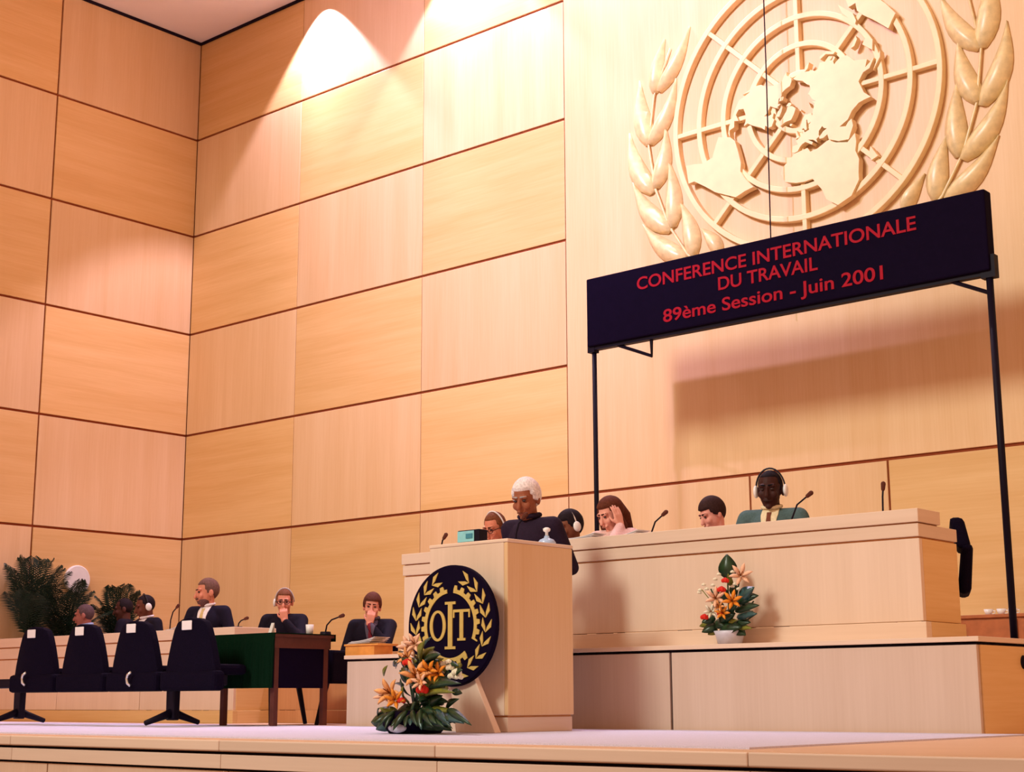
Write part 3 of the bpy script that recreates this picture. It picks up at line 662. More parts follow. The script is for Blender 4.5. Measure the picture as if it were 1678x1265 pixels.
def person(loc, rz, top, label, skin, suit, hair_col, floor=0.0, standing=False, lean=0.10, head=(0, 0, 0), tuck=0.0,
           arms=((0.24, -0.30, 0.10), (-0.24, -0.30, 0.10)), hands=None, curl=(0.9, 0.9), hair='short', shirt=None, tie=None, beard=None, glasses=False,
           phones=None, trousers=(0.012, 0.010, 0.022), collar=None, sc_=1.0, elbow=((0.5, 0.3, -1), (-0.5, 0.3, -1)), group=None, hairline=0.078):
    """local frame: faces -Y. top = height of the crown in the room. head = (yaw, pitch down, roll) in degrees."""
    x, y = loc
    sm = cmat('skin', skin, 0.55, 0.06, 30); suitm = cmat('suit_cloth', suit, 0.85, 0.15, 90)
    ly, lp, lr = [math.radians(a) for a in head]
    HR = Euler((lp, lr, 0)).to_matrix(); HR = Matrix.Rotation(ly, 3, 'Z') @ HR
    sp = Vector((0, -math.sin(lean), math.cos(lean)))
    def chain(hip):
        neck = hip+sp*0.50*sc_; hc = neck+Vector((0, -0.025-tuck, 0.120))*sc_; return neck, hc
    hip = Vector((0, 0, 0)); neck, hc = chain(hip)
    hip.z = top-(hc.z+0.125*sc_); neck, hc = chain(hip)
    zf = floor
    R = lambda v: hc + (HR @ (Vector(v)*sc_))
    sh = [hip+sp*0.455*sc_+Vector((q*0.170*sc_, 0.01, -0.01)) for q in (1, -1)]
    hipj = [hip+Vector((q*0.09, 0, -0.02)) for q in (1, -1)]
    if standing:
        knee = [h+Vector((0.01*q, -0.01, -(h.z-zf)*0.5)) for h, q in zip(hipj, (1, -1))]; ank = [Vector((k.x, k.y+0.02, zf+0.085)) for k in knee]
    else:
        dz = max(0.0, hip.z-0.08-(zf+0.46)); knee = [h+Vector((0.03*q, -0.36, -0.01-dz*0.6)) for h, q in zip(hipj, (1, -1))]
        ank = [Vector((k.x, k.y+0.03, zf+0.085)) for k in knee]
    tg = [hip+Vector(a) if not isinstance(a, tuple) or len(a) == 3 else a for a in arms]
    if hands:
        for i in (0, 1):
            if hands[i] is not None: tg[i] = R(hands[i][0])
    el = []; wr = []
    for i in (0, 1):
        e, w = ik(sh[i], tg[i], 0.285*sc_, 0.255*sc_, elbow[i]); el.append(e); wr.append(w)
    # ---------------- body (one continuous surface: head, neck, trunk, arms, hands, legs)
    g = G()
    g.ell(hip+Vector((0, 0, 0.02)), (0.15, 0.105, 0.11)); g.ell(hip+sp*0.18*sc_, (0.135, 0.090, 0.15)); g.ell(hip+sp*0.35*sc_, (0.145, 0.092, 0.13))
    for i in (0, 1):
        g.caps(hip+sp*0.42*sc_+Vector((0, 0.01, 0)), sh[i], 0.055, 0.046); g.caps(sh[i], el[i], 0.046, 0.036); g.caps(el[i], wr[i], 0.038, 0.026)
        g.caps(hipj[i], knee[i], 0.078, 0.052); g.caps(knee[i], ank[i], 0.050, 0.034); g.caps(ank[i]+Vector((0, 0.02, -0.045)), ank[i]+Vector((0, -0.14, -0.055)), 0.034, 0.028)
        fd = (wr[i]-el[i]).normalized()
        if hands and hands[i] is not None: hand(g, wr[i], HR @ Vector(hands[i][1]), HR @ Vector(hands[i][2]), (1, -1)[i], curl[i])
        else: hand(g, wr[i], fd, Vector((0, -0.2, -1)), (-1, 1)[i], curl[i])
    g.caps(neck-sp*0.03, hc+HR @ Vector((0, 0.02, -0.05)), 0.058, 0.052)
    H = Matrix(HR)
    for c, r in (((0, 0.010, 0.028), (0.074, 0.094, 0.092)), ((0, -0.022, -0.028), (0.063, 0.074, 0.085)), ((0, -0.034, -0.078), (0.047, 0.048, 0.040)), ((0, -0.072, -0.102), (0.022, 0.018, 0.018)),
                 ((0.076, 0.012, -0.010), (0.012, 0.022, 0.034)), ((-0.076, 0.012, -0.010), (0.012, 0.022, 0.034)), ((0.038, -0.070, -0.028), (0.024, 0.022, 0.026)), ((-0.038, -0.070, -0.028), (0.024, 0.022, 0.026))):
        g.ell(R(c), [q*sc_ for q in r], H)
    g.caps(R((0, -0.092, 0.012)), R((0, -0.113, -0.034)), 0.009*sc_, 0.015*sc_, 8)
    g.caps(R((-0.042, -0.080, 0.026)), R((0.042, -0.080, 0.026)), 0.013*sc_, 0.013*sc_, 8)
    g.caps(R((-0.020, -0.091, -0.064)), R((0.020, -0.091, -0.064)), 0.009*sc_, 0.009*sc_, 8)
    me = remesh(g, 0.0062, 2, 0.45)
    body = bpy.data.objects.new('person', me); COL.objects.link(body); me.materials.clear(); me.materials.append(sm)
    body.location = (x, y, 0); body.rotation_euler = (0, 0, rz); tag(body, label, 'person', group)
    # ---------------- eyes, brows, lips
    for q in (-1, 1):
        e = G().ell(R((q*0.031, -0.0865, 0.006)), (0.013*sc_, 0.008*sc_, 0.007*sc_), H, 10, 8).build('eye', cmat('eye', (0.05, 0.03, 0.03), 0.3), body, smooth=True, local=True)
        G().caps(R((q*0.014, -0.093, 0.029)), R((q*0.048, -0.084, 0.031)), 0.006*sc_, 0.004*sc_, 6).build('eyebrow', cmat('brow', tuple(c*0.45 for c in hair_col), 0.8), body, smooth=True, local=True)
    G().caps(R((-0.021, -0.0965, -0.066)), R((0.021, -0.0965, -0.066)), 0.0055*sc_, 0.0055*sc_, 6).build('lips', cmat('lips', tuple(c*0.62 for c in skin), 0.5), body, smooth=True, local=True)
    # ---------------- hair
    def hfn(q, u):
        az = abs(math.atan2(u.x, -u.y)); k = az/PI
        zl = hairline-0.010 if k < 0.28 else (hairline-0.01-(k-0.28)/0.10*(hairline-0.005) if k < 0.38 else (-0.005-(k-0.38)*0.13))
        wob = 0.004*math.sin(az*9+u.z*14)
        return q*(1.0+wob) if q.z > zl-0.03 else q*0.80
    if hair != 'bald':
        rr = {'short': (0.081, 0.102, 0.101), 'thin': (0.077, 0.097, 0.095), 'full': (0.090, 0.112, 0.112), 'long': (0.092, 0.112, 0.108)}[hair]
        hm = cmat('hair', hair_col, 0.75, 0.25, 80); g = G().ell(R((0, 0.014, 0.028)), [q*sc_ for q in rr], H, 36, 26, lambda q, u: hfn(q/sc_, u)*sc_)
        if hair == 'long':
            for q in (-1, 1):
                g.tube([R((q*0.075, -0.02, 0.05)), R((q*0.092, -0.015, -0.02)), R((q*0.098, -0.01, -0.10)), R((q*0.090, -0.02, -0.20))], [0.02, 0.032, 0.036, 0.014], 10)
            g.tube([R((0, 0.07, 0.04)), R((0, 0.095, -0.06)), R((0, 0.09, -0.20))], [0.06, 0.07, 0.05], 12)
        g.build('hair', hm, body, smooth=True, local=True)
    if beard:
        g = G().ell(R((0, -0.036, -0.070)), (0.056*sc_, 0.060*sc_, 0.060*sc_), H, 28, 18, lambda q, u: q if (q.z < 0.012 and not (abs(q.x) < 0.022 and q.y < -0.03 and -0.004 < q.z)) else q*0.72)
        g.caps(R((-0.026, -0.098, -0.052)), R((0.026, -0.098, -0.052)), 0.007, 0.007, 6)
        g.build('beard', cmat('beard', beard, 0.85, 0.25, 80), body, smooth=True, local=True)
    if glasses:
        g = G()
        for q in (-1, 1):
            g.tube([R((q*0.032+0.024*math.cos(a), -0.102, 0.004+0.018*math.sin(a))) for a in [2*PI*k/14 for k in range(15)]], 0.003, 6)
            g.tube([R((q*0.056, -0.10, 0.006)), R((q*0.080, -0.05, 0.008)), R((q*0.083, 0.02, 0.004))], 0.003, 6)
        g.tube([R((-0.008, -0.104, 0.008)), R((0.008, -0.104, 0.008))], 0.003, 6)
        g.build('glasses', cmat('spectacle_frame', (0.05, 0.02, 0.02), 0.4), body, local=True)
    if phones:
        hp = None
        g = G().tube([R((0.093*math.cos(a), 0.012, 0.0+0.134*math.sin(a))) for a in [PI*k/16 for k in range(17)]], 0.006*sc_, 6)
        hp = g.build('headphones', cmat('headband', phones[1], 0.5), body, smooth=True, local=True)
        for q in phones[0]:
            c = R((q*0.094, 0.010, -0.008)); e = G().ell(c, (0.017*sc_, 0.033*sc_, 0.040*sc_), H, 16, 10).build('ear_pad', 'white_gloss', body, smooth=True, local=True)
    # ---------------- clothes
    g = G(); s_ = sc_
    g.ell(hip+sp*0.36*s_, (0.175, 0.125, 0.16)); g.ell(hip+sp*0.18*s_, (0.165, 0.12, 0.19)); g.ell(hip+Vector((0, 0, 0.02)), (0.178, 0.128, 0.12))
    g.caps(sh[0]+Vector((-0.02, 0, 0.005)), sh[1]+Vector((0.02, 0, 0.005)), 0.062, 0.062); g.caps(neck-sp*0.12, neck-sp*0.03, 0.105, 0.062)
    for i in (0, 1): g.caps(neck-sp*0.05, sh[i]+Vector((0, 0, 0.012)), 0.055, 0.055)
    for i in (0, 1): g.caps(sh[i], el[i], 0.064, 0.052); fd = (wr[i]-el[i]); g.caps(el[i], el[i]+fd*0.90, 0.052, 0.040)
    if standing: g.caps(hip+Vector((0, 0, 0.02)), hip+Vector((0, 0, -0.17)), 0.168, 0.165); g.caps(hip+Vector((0.06, 0.02, 0)), hip+Vector((0.07, 0.02, -0.17)), 0.13, 0.13); g.caps(hip+Vector((-0.06, 0.02, 0)), hip+Vector((-0.07, 0.02, -0.17)), 0.13, 0.13)
    jm = remesh(g, 0.011, 4); jk = obj('jacket', jm, suitm, body)
    bv = BVHTree.FromPolygons([v.co[:] for v in jm.vertices], [p.vertices[:] for p in jm.polygons])
    def patch(name, rows, m, off, par):           # rows: (height along the spine, x0, x1); lies on the jacket front
        vs = []; fs = []; K = 8; R_ = []
        for (t0, a0, b0), (t1, a1, b1) in zip(rows[:-1], rows[1:]):
            for k in range(5): u = k/5; R_.append((t0+(t1-t0)*u, a0+(a1-a0)*u, b0+(b1-b0)*u))
        rows = R_+[rows[-1]]
        for t, a, b in rows:
            for k in range(K+1):
                xx = a+(b-a)*k/K; c = hip+sp*t*s_
                hit = bv.ray_cast(Vector((xx, c.y-0.6, c.z)), Vector((0, 1, 0)))[0]
                yy = hit.y if hit else c.y-0.06
                vs.append((xx, yy-off, c.z))
        nr = len(rows); n0 = len(vs)
        vs += [(a, b+off+0.004, c) for a, b, c in vs]
        for i in range(nr-1):
            for k in range(K):
                a, b, c, d = i*(K+1)+k, i*(K+1)+k+1, (i+1)*(K+1)+k+1, (i+1)*(K+1)+k
                fs += [(a, b, c, d), (n0+d, n0+c, n0+b, n0+a)]
        rim = [k for k in range(K+1)]+[i*(K+1)+K for i in range(1, nr)]+[(nr-1)*(K+1)+k for k in range(K-1, -1, -1)]+[i*(K+1) for i in range(nr-2, 0, -1)]
        for i in range(len(rim)): a, b = rim[i], rim[(i+1) % len(rim)]; fs.append((b, a, n0+a, n0+b))
        return G().add(vs, fs).build(name, m, par, smooth=False, local=True)
    if shirt:
        patch('shirt', [(0.50, -0.058, 0.058), (0.46, -0.060, 0.060), (0.40, -0.050, 0.050), (0.32, -0.034, 0.034), (0.24, -0.016, 0.016), (0.20, -0.004, 0.004)], cmat('shirt', shirt), 0.007, body)
        g = G().tube([neck+Vector((0.064*math.cos(a), 0.066*math.sin(a)-0.005, 0.018+0.012*math.sin(a))) for a in [2*PI*k/16 for k in range(17)]], 0.013, 8)
        g.build('collar', cmat('shirt', shirt), body, smooth=True, local=True)
    if tie: patch('tie', [(0.475, -0.016, 0.016), (0.45, -0.013, 0.013), (0.36, -0.020, 0.020), (0.26, -0.015, 0.015), (0.21, -0.004, 0.004)], cmat('tie', tie), 0.013, body)
    if collar:
        g = G().tube([neck+Vector((0.066*math.cos(a), 0.068*math.sin(a)-0.005, 0.020+0.012*math.sin(a))) for a in [2*PI*k/20 for k in range(21)]], 0.018, 8)
        g.build('collar', cmat('suit_cloth', collar), body, smooth=True, local=True)
    g = G(); g.ell(hip+Vector((0, 0, -0.01)), (0.168, 0.12, 0.10))
    for i in (0, 1): g.caps(hipj[i], knee[i], 0.092, 0.068); g.caps(knee[i], ank[i]+Vector((0, 0, 0.04)), 0.066, 0.052)
    obj('trousers', remesh(g, 0.014, 3), cmat('trouser_cloth', trousers, 0.85), body)
    for i in (0, 1):
        a = ank[i]; g = G().ell(Vector((a.x, a.y-0.055, zf+0.042)), (0.046, 0.135, 0.042), None, 14, 10); g.build('shoe', cmat('shoe_leather', (0.012, 0.008, 0.01), 0.4), body, smooth=True, local=True)
    body['_seat'] = hip.z-0.105
    return body

NAVY = (0.010, 0.007, 0.022); BLK = (0.009, 0.006, 0.016)
def at(px, py, Y): q = onY(px, py, Y); return (q[0], Y), q[2]
seated = []
def sit(px, py, Y, label, clabel, skin, suit, hcol, rz=0, floor=0.0, cback=0.42, arms_=True, **kw):
    loc, top = at(px, py, Y)
    b = person(loc, math.radians(rz), top, label, skin, suit, hcol, floor=floor, **kw)
    chair(loc[0], loc[1], floor, b['_seat'], math.radians(rz), clabel, backh=cback, arms=arms_)
    del b['_seat']; return b
# --- the speaker
loc, top = at(876, 788, 7.83)
b = person(loc, math.radians(4), top, 'white-haired man in dark closed-collar suit standing at the lectern, head bowed', (0.30, 0.095, 0.05), (0.020, 0.010, 0.026), (0.80, 0.72, 0.74), standing=True, lean=0.10, sc_=1.07, floor=0.008,
           head=(8, 18, 0), tuck=0.015, arms=((0.20, -0.17, 0.14), (-0.20, -0.17, 0.14)), hair='full', collar=(0.020, 0.010, 0.026), hairline=0.092, elbow=((0.25, 1, -1), (-0.25, 1, -1))); del b['_seat']
# --- behind the dais desk
DSK = PZ
sit(820, 841, 9.1, 'man with brown hair and glasses at the dais desk, left of the speaker', 'black chair under the man with glasses left of the speaker', (0.62, 0.22, 0.14), NAVY, (0.16, 0.05, 0.02), rz=6, floor=DSK, cback=0.3,
    head=(-4, 22, 0), glasses=True, phones=((-1,), (0.7, 0.65, 0.65)), shirt=(0.75, 0.7, 0.72), hairline=0.088)
sit(945, 838, 9.25, 'dark-haired person half hidden behind the shoulder of the speaker', 'black chair behind the shoulder of the speaker', (0.20, 0.07, 0.04), NAVY, (0.012, 0.006, 0.01), rz=-10, floor=DSK, cback=0.3, head=(-10, 15, 0), phones=((-1, 1), (0.6, 0.5, 0.45)), hair='full')
sit(1014, 817, 9.1, 'woman with long brown hair looking down, hand raised to her ear', 'black chair under the long-haired woman', (0.75, 0.36, 0.28), (0.70, 0.45, 0.42), (0.10, 0.025, 0.012), rz=0, floor=DSK, cback=0.3, lean=0.16,
    head=(-12, 26, 0), hair='long', arms=((0.2, -0.30, 0.2), (-0.22, -0.30, 0.16)), hands=[((0.125, -0.055, -0.085), (-0.12, 0.25, 0.95), (-1, 0, 0)), None], curl=(0.25, 0.8), elbow=((0.6, -0.5, -1), (-0.5, 0.3, -1)), hairline=0.085)
sit(1187, 818, 9.5, 'person with short dark hair and head bowed low behind the dais desk', 'black chair under the person with bowed head', (0.78, 0.36, 0.30), (0.75, 0.50, 0.48), (0.035, 0.014, 0.014), rz=-8, floor=DSK, cback=0.26, lean=0.2, head=(-18, 26, 0), tuck=0.02, hair='full', sc_=0.96)
sit(1265, 772, 9.1, 'man in grey-teal suit with white headphones behind the dais desk', 'black chair under the man in the grey-teal suit', (0.045, 0.014, 0.012), (0.075, 0.13, 0.14), (0.008, 0.004, 0.008), rz=16, floor=DSK, cback=0.3, lean=0.06, head=(2, 8, 0),
    phones=((-1, 1), (0.02, 0.02, 0.03)), shirt=(0.75, 0.66, 0.45), tie=(0.16, 0.05, 0.03), hair='thin', sc_=1.1, hairline=0.085)
# --- along the left side
sit(345, 948, 9.62, 'bearded grey-haired man in navy suit and pale tie at the low desk', 'black chair under the bearded man', (0.66, 0.26, 0.17), NAVY, (0.15, 0.075, 0.06), rz=18, lean=0.04, head=(-38, 6, 0), beard=(0.13, 0.06, 0.06),
    shirt=(0.85, 0.80, 0.84), tie=(0.62, 0.48, 0.22), hair='short', sc_=1.12, arms=((0.24, -0.3, 0.14), (-0.2, -0.34, 0.16)))
sit(468, 966, 9.9, 'man in glasses and headphones, hand over mouth, behind the green table', 'black armchair under the man in glasses and headphones', (0.70, 0.28, 0.20), BLK, (0.17, 0.06, 0.03), rz=42, lean=0.08, head=(2, 8, 0), glasses=True, phones=((-1,), (0.5, 0.45, 0.5)), cback=0.36,
    hands=[((0.02, -0.165, -0.165), (-0.15, 0.15, 0.98), (0, 1, 0)), None], curl=(1.0, 0.9), arms=((0, 0, 0), (-0.16, -0.28, 0.16)), elbow=((0.8, -0.2, -1), (-0.5, 0.3, -1)))
sit(612, 973, 10.1, 'man with red tie resting chin on hand in a black armchair', 'black armchair under the man with the red tie', (0.72, 0.30, 0.22), BLK, (0.10, 0.03, 0.02), rz=38, lean=0.10, head=(6, 8, 4), cback=0.38,
    hands=[((-0.005, -0.16, -0.15), (0.1, 0.15, 0.98), (0, 1, 0)), None], curl=(0.8, 0.9), arms=((0, 0, 0), (-0.16, -0.28, 0.12)), tie=(0.20, 0.02, 0.035), shirt=(0.10, 0.08, 0.12), elbow=((0.8, -0.2, -1), (-0.5, 0.3, -1)), hair='full')
sit(252, 975, 9.62, 'dark-skinned man with white headphone looking down beside the bearded man', 'black chair next to the chair of the bearded man', (0.13, 0.04, 0.025), BLK, (0.012, 0.006, 0.01), rz=-6, lean=0.14, head=(-14, 14, 0), phones=((1,), (0.02, 0.02, 0.03)), shirt=(0.72, 0.66, 0.72), hair='thin', hairline=0.088)
sit(214, 980, 10.25, 'bald dark-skinned man in dark suit between two other seated men', 'black chair under the bald man', (0.085, 0.028, 0.022), BLK, (0.015, 0.008, 0.012), rz=-52, lean=0.10, head=(12, 8, 0), hair='thin', hairline=0.10)
sit(152, 990, 9.62, 'grey-haired man in blue shirt sitting in front of the palms, in profile', 'black chair under the man in the blue shirt', (0.34, 0.12, 0.10), (0.05, 0.06, 0.16), (0.10, 0.06, 0.07), rz=-22, lean=0.12, head=(-28, 6, 0), shirt=(0.30, 0.38, 0.60), collar=(0.30, 0.38, 0.60), hair='thin')
# empty chairs on the dais: high-backed chair past the end of the long desk
def side_chair():
    p = onY(1566, 860, 9.20)
    t = thing('executive_chair', (p[0]-0.20, 9.12, PZ), 'empty high-backed black chair behind the right end of the dais desk', 'chair', rz=math.radians(-64))
    B = lambda g, n, m='black_up', bv=0.02: g.build(n, m, t, bevel=bv, local=True)
    h = p[2]-PZ
    B(G().box(-0.25, 0.25, -0.28, 0.2, 0.36, 0.45), 'seat')
    B(G().hexa([(-0.24, 0.2, 0.30), (0.24, 0.2, 0.30), (0.24, 0.28, 0.30), (-0.24, 0.28, 0.30)], [(-0.22, 0.24, h-0.14), (0.22, 0.24, h-0.14), (0.22, 0.31, h-0.14), (-0.22, 0.31, h-0.14)]), 'backrest', bv=0.03)
    B(G().hexa([(-0.21, 0.215, h-0.17), (0.21, 0.215, h-0.17), (0.21, 0.30, h-0.17), (-0.21, 0.30, h-0.17)], [(-0.20, 0.17, h+0.03), (0.20, 0.17, h+0.03), (0.20, 0.26, h+0.03), (-0.20, 0.26, h+0.03)]), 'headrest', bv=0.03)
    B(G().tube([(0, 0, 0.06), (0, 0, 0.37)], 0.03, 10), 'column', 'blackmetal', 0)
    for k in range(5):
        a = 2*PI*k/5; B(G().tube([(0, 0, 0.075), (0.28*math.cos(a), 0.28*math.sin(a), 0.02)], [0.03, 0.02], 8), 'foot', 'blackmetal', 0)
side_chair()

# ================================================================== MICROPHONES
def mic(px, py, Y, zb, base_dx, label, group='gooseneck microphones', r=0.006, bdy=0.0):
    p = onY(px, py, Y); h = Vector(p); b = Vector((h.x+base_dx, Y+bdy, zb))
    t = thing('microphone', b, label, 'microphone', group)
    G().lathe(b, [(0.0, 0.0), (0.045, 0.0), (0.04, 0.022), (0.0, 0.024)], 16).build('base', 'blackmetal', t)
    m1 = b+Vector((0, 0, 0.02)); d = h-m1
    pts = [m1, m1+Vector((d.x*0.08, d.y*0.08, d.z*0.45)), m1+Vector((d.x*0.40, d.y*0.4, d.z*0.80)), h]
    G().tube(pts, r, 8).build('gooseneck', 'blackmetal', t, smooth=True)
    e = (h-pts[2]).normalized(); G().caps(h-e*0.005, h+e*0.028, 0.013, 0.016, 10).build('head', cmat('mic_foam', (0.10, 0.03, 0.02)), t, smooth=True)
DT = 1.212
mic(1087, 843, 8.78, DT, -0.12, 'gooseneck microphone to the right of the long-haired woman')
mic(1324, 812, 8.78, DT, -0.14, 'gooseneck microphone in front of the man in the grey-teal suit')
mic(1447, 800, 8.78, DT, -0.01, 'thin upright microphone near the right end of the dais desk')
mic(290, 995, 9.1, 0.845, -0.10, 'microphone between the man with headphone and the bearded man')
mic(402, 1014, 9.1, 0.845, -0.10, 'microphone at the right end of the low desk beside the bearded man')
mic(728, 881, 8.56, 1.300, -0.03, 'short microphone on the dais desk seen past the left edge of the lectern')
mic(858, 848, 7.50, LZ, -0.07, 'microphone rising in front of the chest of the speaker')
mic(558, 1010, 8.22, 0.704, -0.17, 'microphone at the end of the green table beside the man with the red tie')

# ================================================================== SMALL THINGS ON DESKS
def papers(px, py, Y, z, w, d, label, rz=0.1, n=3):
    p = onY(px, py, Y); t = thing('papers', (p[0], Y, z), label, 'papers', rz=rz)
    for k in range(n):
        o = k*0.012; vs = []; fs = []; N = 6
        for i in range(N+1):
            u = i/N; h = 0.003+k*0.006+0.03*u*u*(k+1)/n
            for q in (0, 1):
                for dz in (0, 0.002): vs.append((-w/2+w*u+o*0.3, -d/2+d*q+o, h+dz if k or u else 0.0+dz))
        for i in range(N):
            a = i*4; b = a+4; fs += [(a, b, b+2, a+2), (a+1, a+3, b+3, b+1), (a, a+1, b+1, b), (a+2, b+2, b+3, a+3)]
        fs += [(0, 2, 3, 1), (N*4, N*4+1, N*4+3, N*4+2)]
        G().add(vs, fs).build('sheet', 'white', t, local=True)
papers(958, 873, 8.52, 1.300, 0.22, 0.16, 'loose white papers on the dais desk by the back of the speaker')
papers(1035, 868, 8.55, 1.300, 0.20, 0.14, 'white papers on the dais desk before the long-haired woman', rz=-0.1, n=2)
papers(287, 1027, 8.95, 0.845, 0.16, 0.14, 'white papers on the low desk behind the rightmost black chair', n=2)
# orange wooden box with papers on the dais ledge
p = onY(606, 1068, 8.3)
bx = thing('document_box', (p[0], 8.3, PZ), 'small orange wooden box on the left end of the dais platform', 'box')
G().box(p[0]-0.17, p[0]+0.15, 8.2, 8.40, PZ, PZ+0.075).build('body', 'orange_wood', bx, bevel=0.004)
G().box(p[0]-0.175, p[0]+0.20, 8.19, 8.41, PZ+0.075, PZ+0.09).build('lid', 'orange_wood', bx, bevel=0.003)
papers(600, 1052, 8.3, PZ+0.09, 0.26, 0.17, 'thick white papers lying on the orange wooden box', rz=0.0, n=4)
p = onY(452, 1032, 8.05); t = thing('name_card', (p[0], 8.0, 0.704), 'small white folded card on the end of the green table', 'card')
G().hexa([(p[0]-0.02, 7.98, 0.704), (p[0]+0.02, 7.98, 0.704), (p[0]+0.02, 8.02, 0.704), (p[0]-0.02, 8.02, 0.704)], [(p[0]+0.005, 7.999, 0.80), (p[0]+0.04, 7.999, 0.80), (p[0]+0.04, 8.001, 0.80), (p[0]+0.005, 8.001, 0.80)]).build('card', 'white', t)
t = thing('drinking_glass', (-9.19, 8.10, 0.704), 'small white glass near the right corner of the green table', 'glass')
G().lathe((-9.19, 8.10, 0.704), [(0.0, 0.0), (0.026, 0.0), (0.032, 0.075), (0.029, 0.075), (0.024, 0.008), (0.0, 0.008)], 16).build('tumbler', 'white_gloss', t, smooth=True)
# things on the lectern
p = onY(774, 878, 7.05); t = thing('display_timer', (p[0], 7.05, LZ), 'small cyan display box on the left of the lectern top', 'timer')
G().box(p[0]-0.10, p[0]+0.085, 7.02, 7.10, LZ+0.004, LZ+0.085).build('case', 'blackmetal', t, bevel=0.006)
G().box(p[0]-0.095, p[0]+0.045, 7.014, 7.02, LZ+0.010, LZ+0.078).build('screen', 'cyan', t, bevel=0.003)
G().box(p[0]-0.02, p[0]+0.035, 7.010, 7.014, LZ+0.030, LZ+0.060).build('readout', cmat('dark_cyan', (0.06, 0.25, 0.35)), t)
for q in (-0.07, 0.05): G().box(p[0]+q-0.01, p[0]+q+0.01, 7.04, 7.08, LZ, LZ+0.004).build('foot', 'blackmetal', t)
p = onX(896, 888, LX1-0.08); t = thing('carafe', (p[0], p[1], LZ), 'small bluish glass carafe with white stopper on the right of the lectern', 'carafe')
G().lathe((p[0], p[1], LZ), [(0.0, 0.0), (0.055, 0.0), (0.058, 0.012), (0.045, 0.03), (0.018, 0.042), (0.015, 0.055), (0.0, 0.055)], 20).build('flask', 'blue_glass', t, smooth=True)
G().lathe((p[0], p[1], LZ+0.055), [(0.0, 0.0), (0.010, 0.0), (0.009, 0.022), (0.022, 0.03), (0.024, 0.045), (0.012, 0.052), (0.0, 0.052)], 16).build('stopper', 'white_gloss', t, smooth=True)

# ================================================================== PLANTS
def lily(c, r, d, m, parent):
    d = Vector(d).normalized(); a = d.orthogonal().normalized(); b = d.cross(a); c = Vector(c)
    g = G(); rot = random.uniform(0, 1)
    for k in range(6):
        th = 2*PI*k/6+rot; e = a*math.cos(th)+b*math.sin(th); s = d.cross(e); vs = []; fs = []
        for i in range(6):
            u = i/5; w = r*0.19*math.sin(PI*(0.12+0.88*u))+0.0008; q = c+e*(r*(0.08+0.95*u))+d*(r*(0.55*math.sin(u*1.9)))
            vs += [q-s*w, q+d*(r*0.06), q+s*w, q-d*(r*0.03)]
        for i in range(5):
            o = i*4; fs += [(o+j, o+(j+1) % 4, o+4+(j+1) % 4, o+4+j) for j in range(4)]
        fs += [(3, 2, 1, 0), (20, 21, 22, 23)]; g.add(vs, fs)
    o = g.build('lily', m, parent, smooth=True)
    g = G()
    for k in range(4):
        th = 2*PI*k/4; e = a*math.cos(th)+b*math.sin(th); g.tube([c, c+d*r*0.5+e*r*0.1, c+d*r*0.8+e*r*0.22], r*0.035, 5)
    g.build('stamens', 'stamen', o)
def rose(c, r, m, parent, name='rose'):
    g = G(); c = Vector(c)
    for k in range(9):
        a = k*2.4; rr = r*(0.15+0.07*k); p = c+Vector((math.cos(a)*rr*0.7, math.sin(a)*rr*0.7, r*0.5-rr*0.5)); g.ell(p, (r*0.42, r*0.42, r*0.45), n=8, m=6)
    return g.build(name, m, parent, smooth=True)
def leafblade(b, t, w, nrm, m, parent, sag=0.1, name='leaf'):
    b, t = Vector(b), Vector(t); b.z = max(b.z, 0.03+w); t.z = max(t.z, 0.03); d = t-b; L = d.length; dn = d.normalized(); nn = Vector(nrm); nn = (nn-dn*nn.dot(dn)).normalized(); s = dn.cross(nn)
    vs = []; fs = []; N = 8
    for i in range(N+1):
        u = i/N; ww = w*math.sin(PI*(0.06+0.93*u))**0.8*(1.15-0.5*u)+0.001; c = b+d*u+nn*(L*sag*math.sin(PI*u))
        vs += [c-s*ww, c+nn*(ww*0.25), c+s*ww, c-nn*0.003]
    for i in range(N):
        o = i*4; fs += [(o+j, o+(j+1) % 4, o+4+(j+1) % 4, o+4+j) for j in range(4)]
    fs += [(3, 2, 1, 0), (N*4, N*4+1, N*4+2, N*4+3)]
    return G().add(vs, fs).build(name, m, parent, smooth=True)
def F(px, py, Y): return Vector(onY(px, py, Y))

# ---- arrangement on the floor before the lectern
FY = 6.48
fl = thing('flower_arrangement', (F(680, 1203, FY).x, FY, 0.008), 'tall arrangement of apricot lilies and dark leaves on the stage floor', 'flowers')
c = F(680, 1203, FY); cz = 0.008
G().lathe((c.x, FY, cz), [(0.0, 0.0), (0.15, 0.0), (0.19, 0.05), (0.17, 0.12), (0.13, 0.13), (0.0, 0.12)], 28).build('bowl', 'navy', fl, smooth=True)
G().ell((F(650, 1197, FY-0.17).x, FY-0.165, 0.042), (0.07, 0.03, 0.028), n=16, m=8).build('wrap', 'pot', fl, smooth=True)
core = Vector((c.x, FY, cz+0.10))
G().tube([core, core+Vector((0.02, 0.02, 0.2)), F(692, 1075, FY)], [0.02, 0.014, 0.006], 8).build('stem', 'leaf', fl, smooth=True)
for px, py in ((640, 1135), (682, 1108), (700, 1086), (735, 1100), (668, 1062)):
    G().tube([core, (core+F(px, py, FY))/2+Vector((0, -0.02, 0.03)), F(px, py, FY-0.05)], 0.006, 6).build('stem', 'leaf', fl)
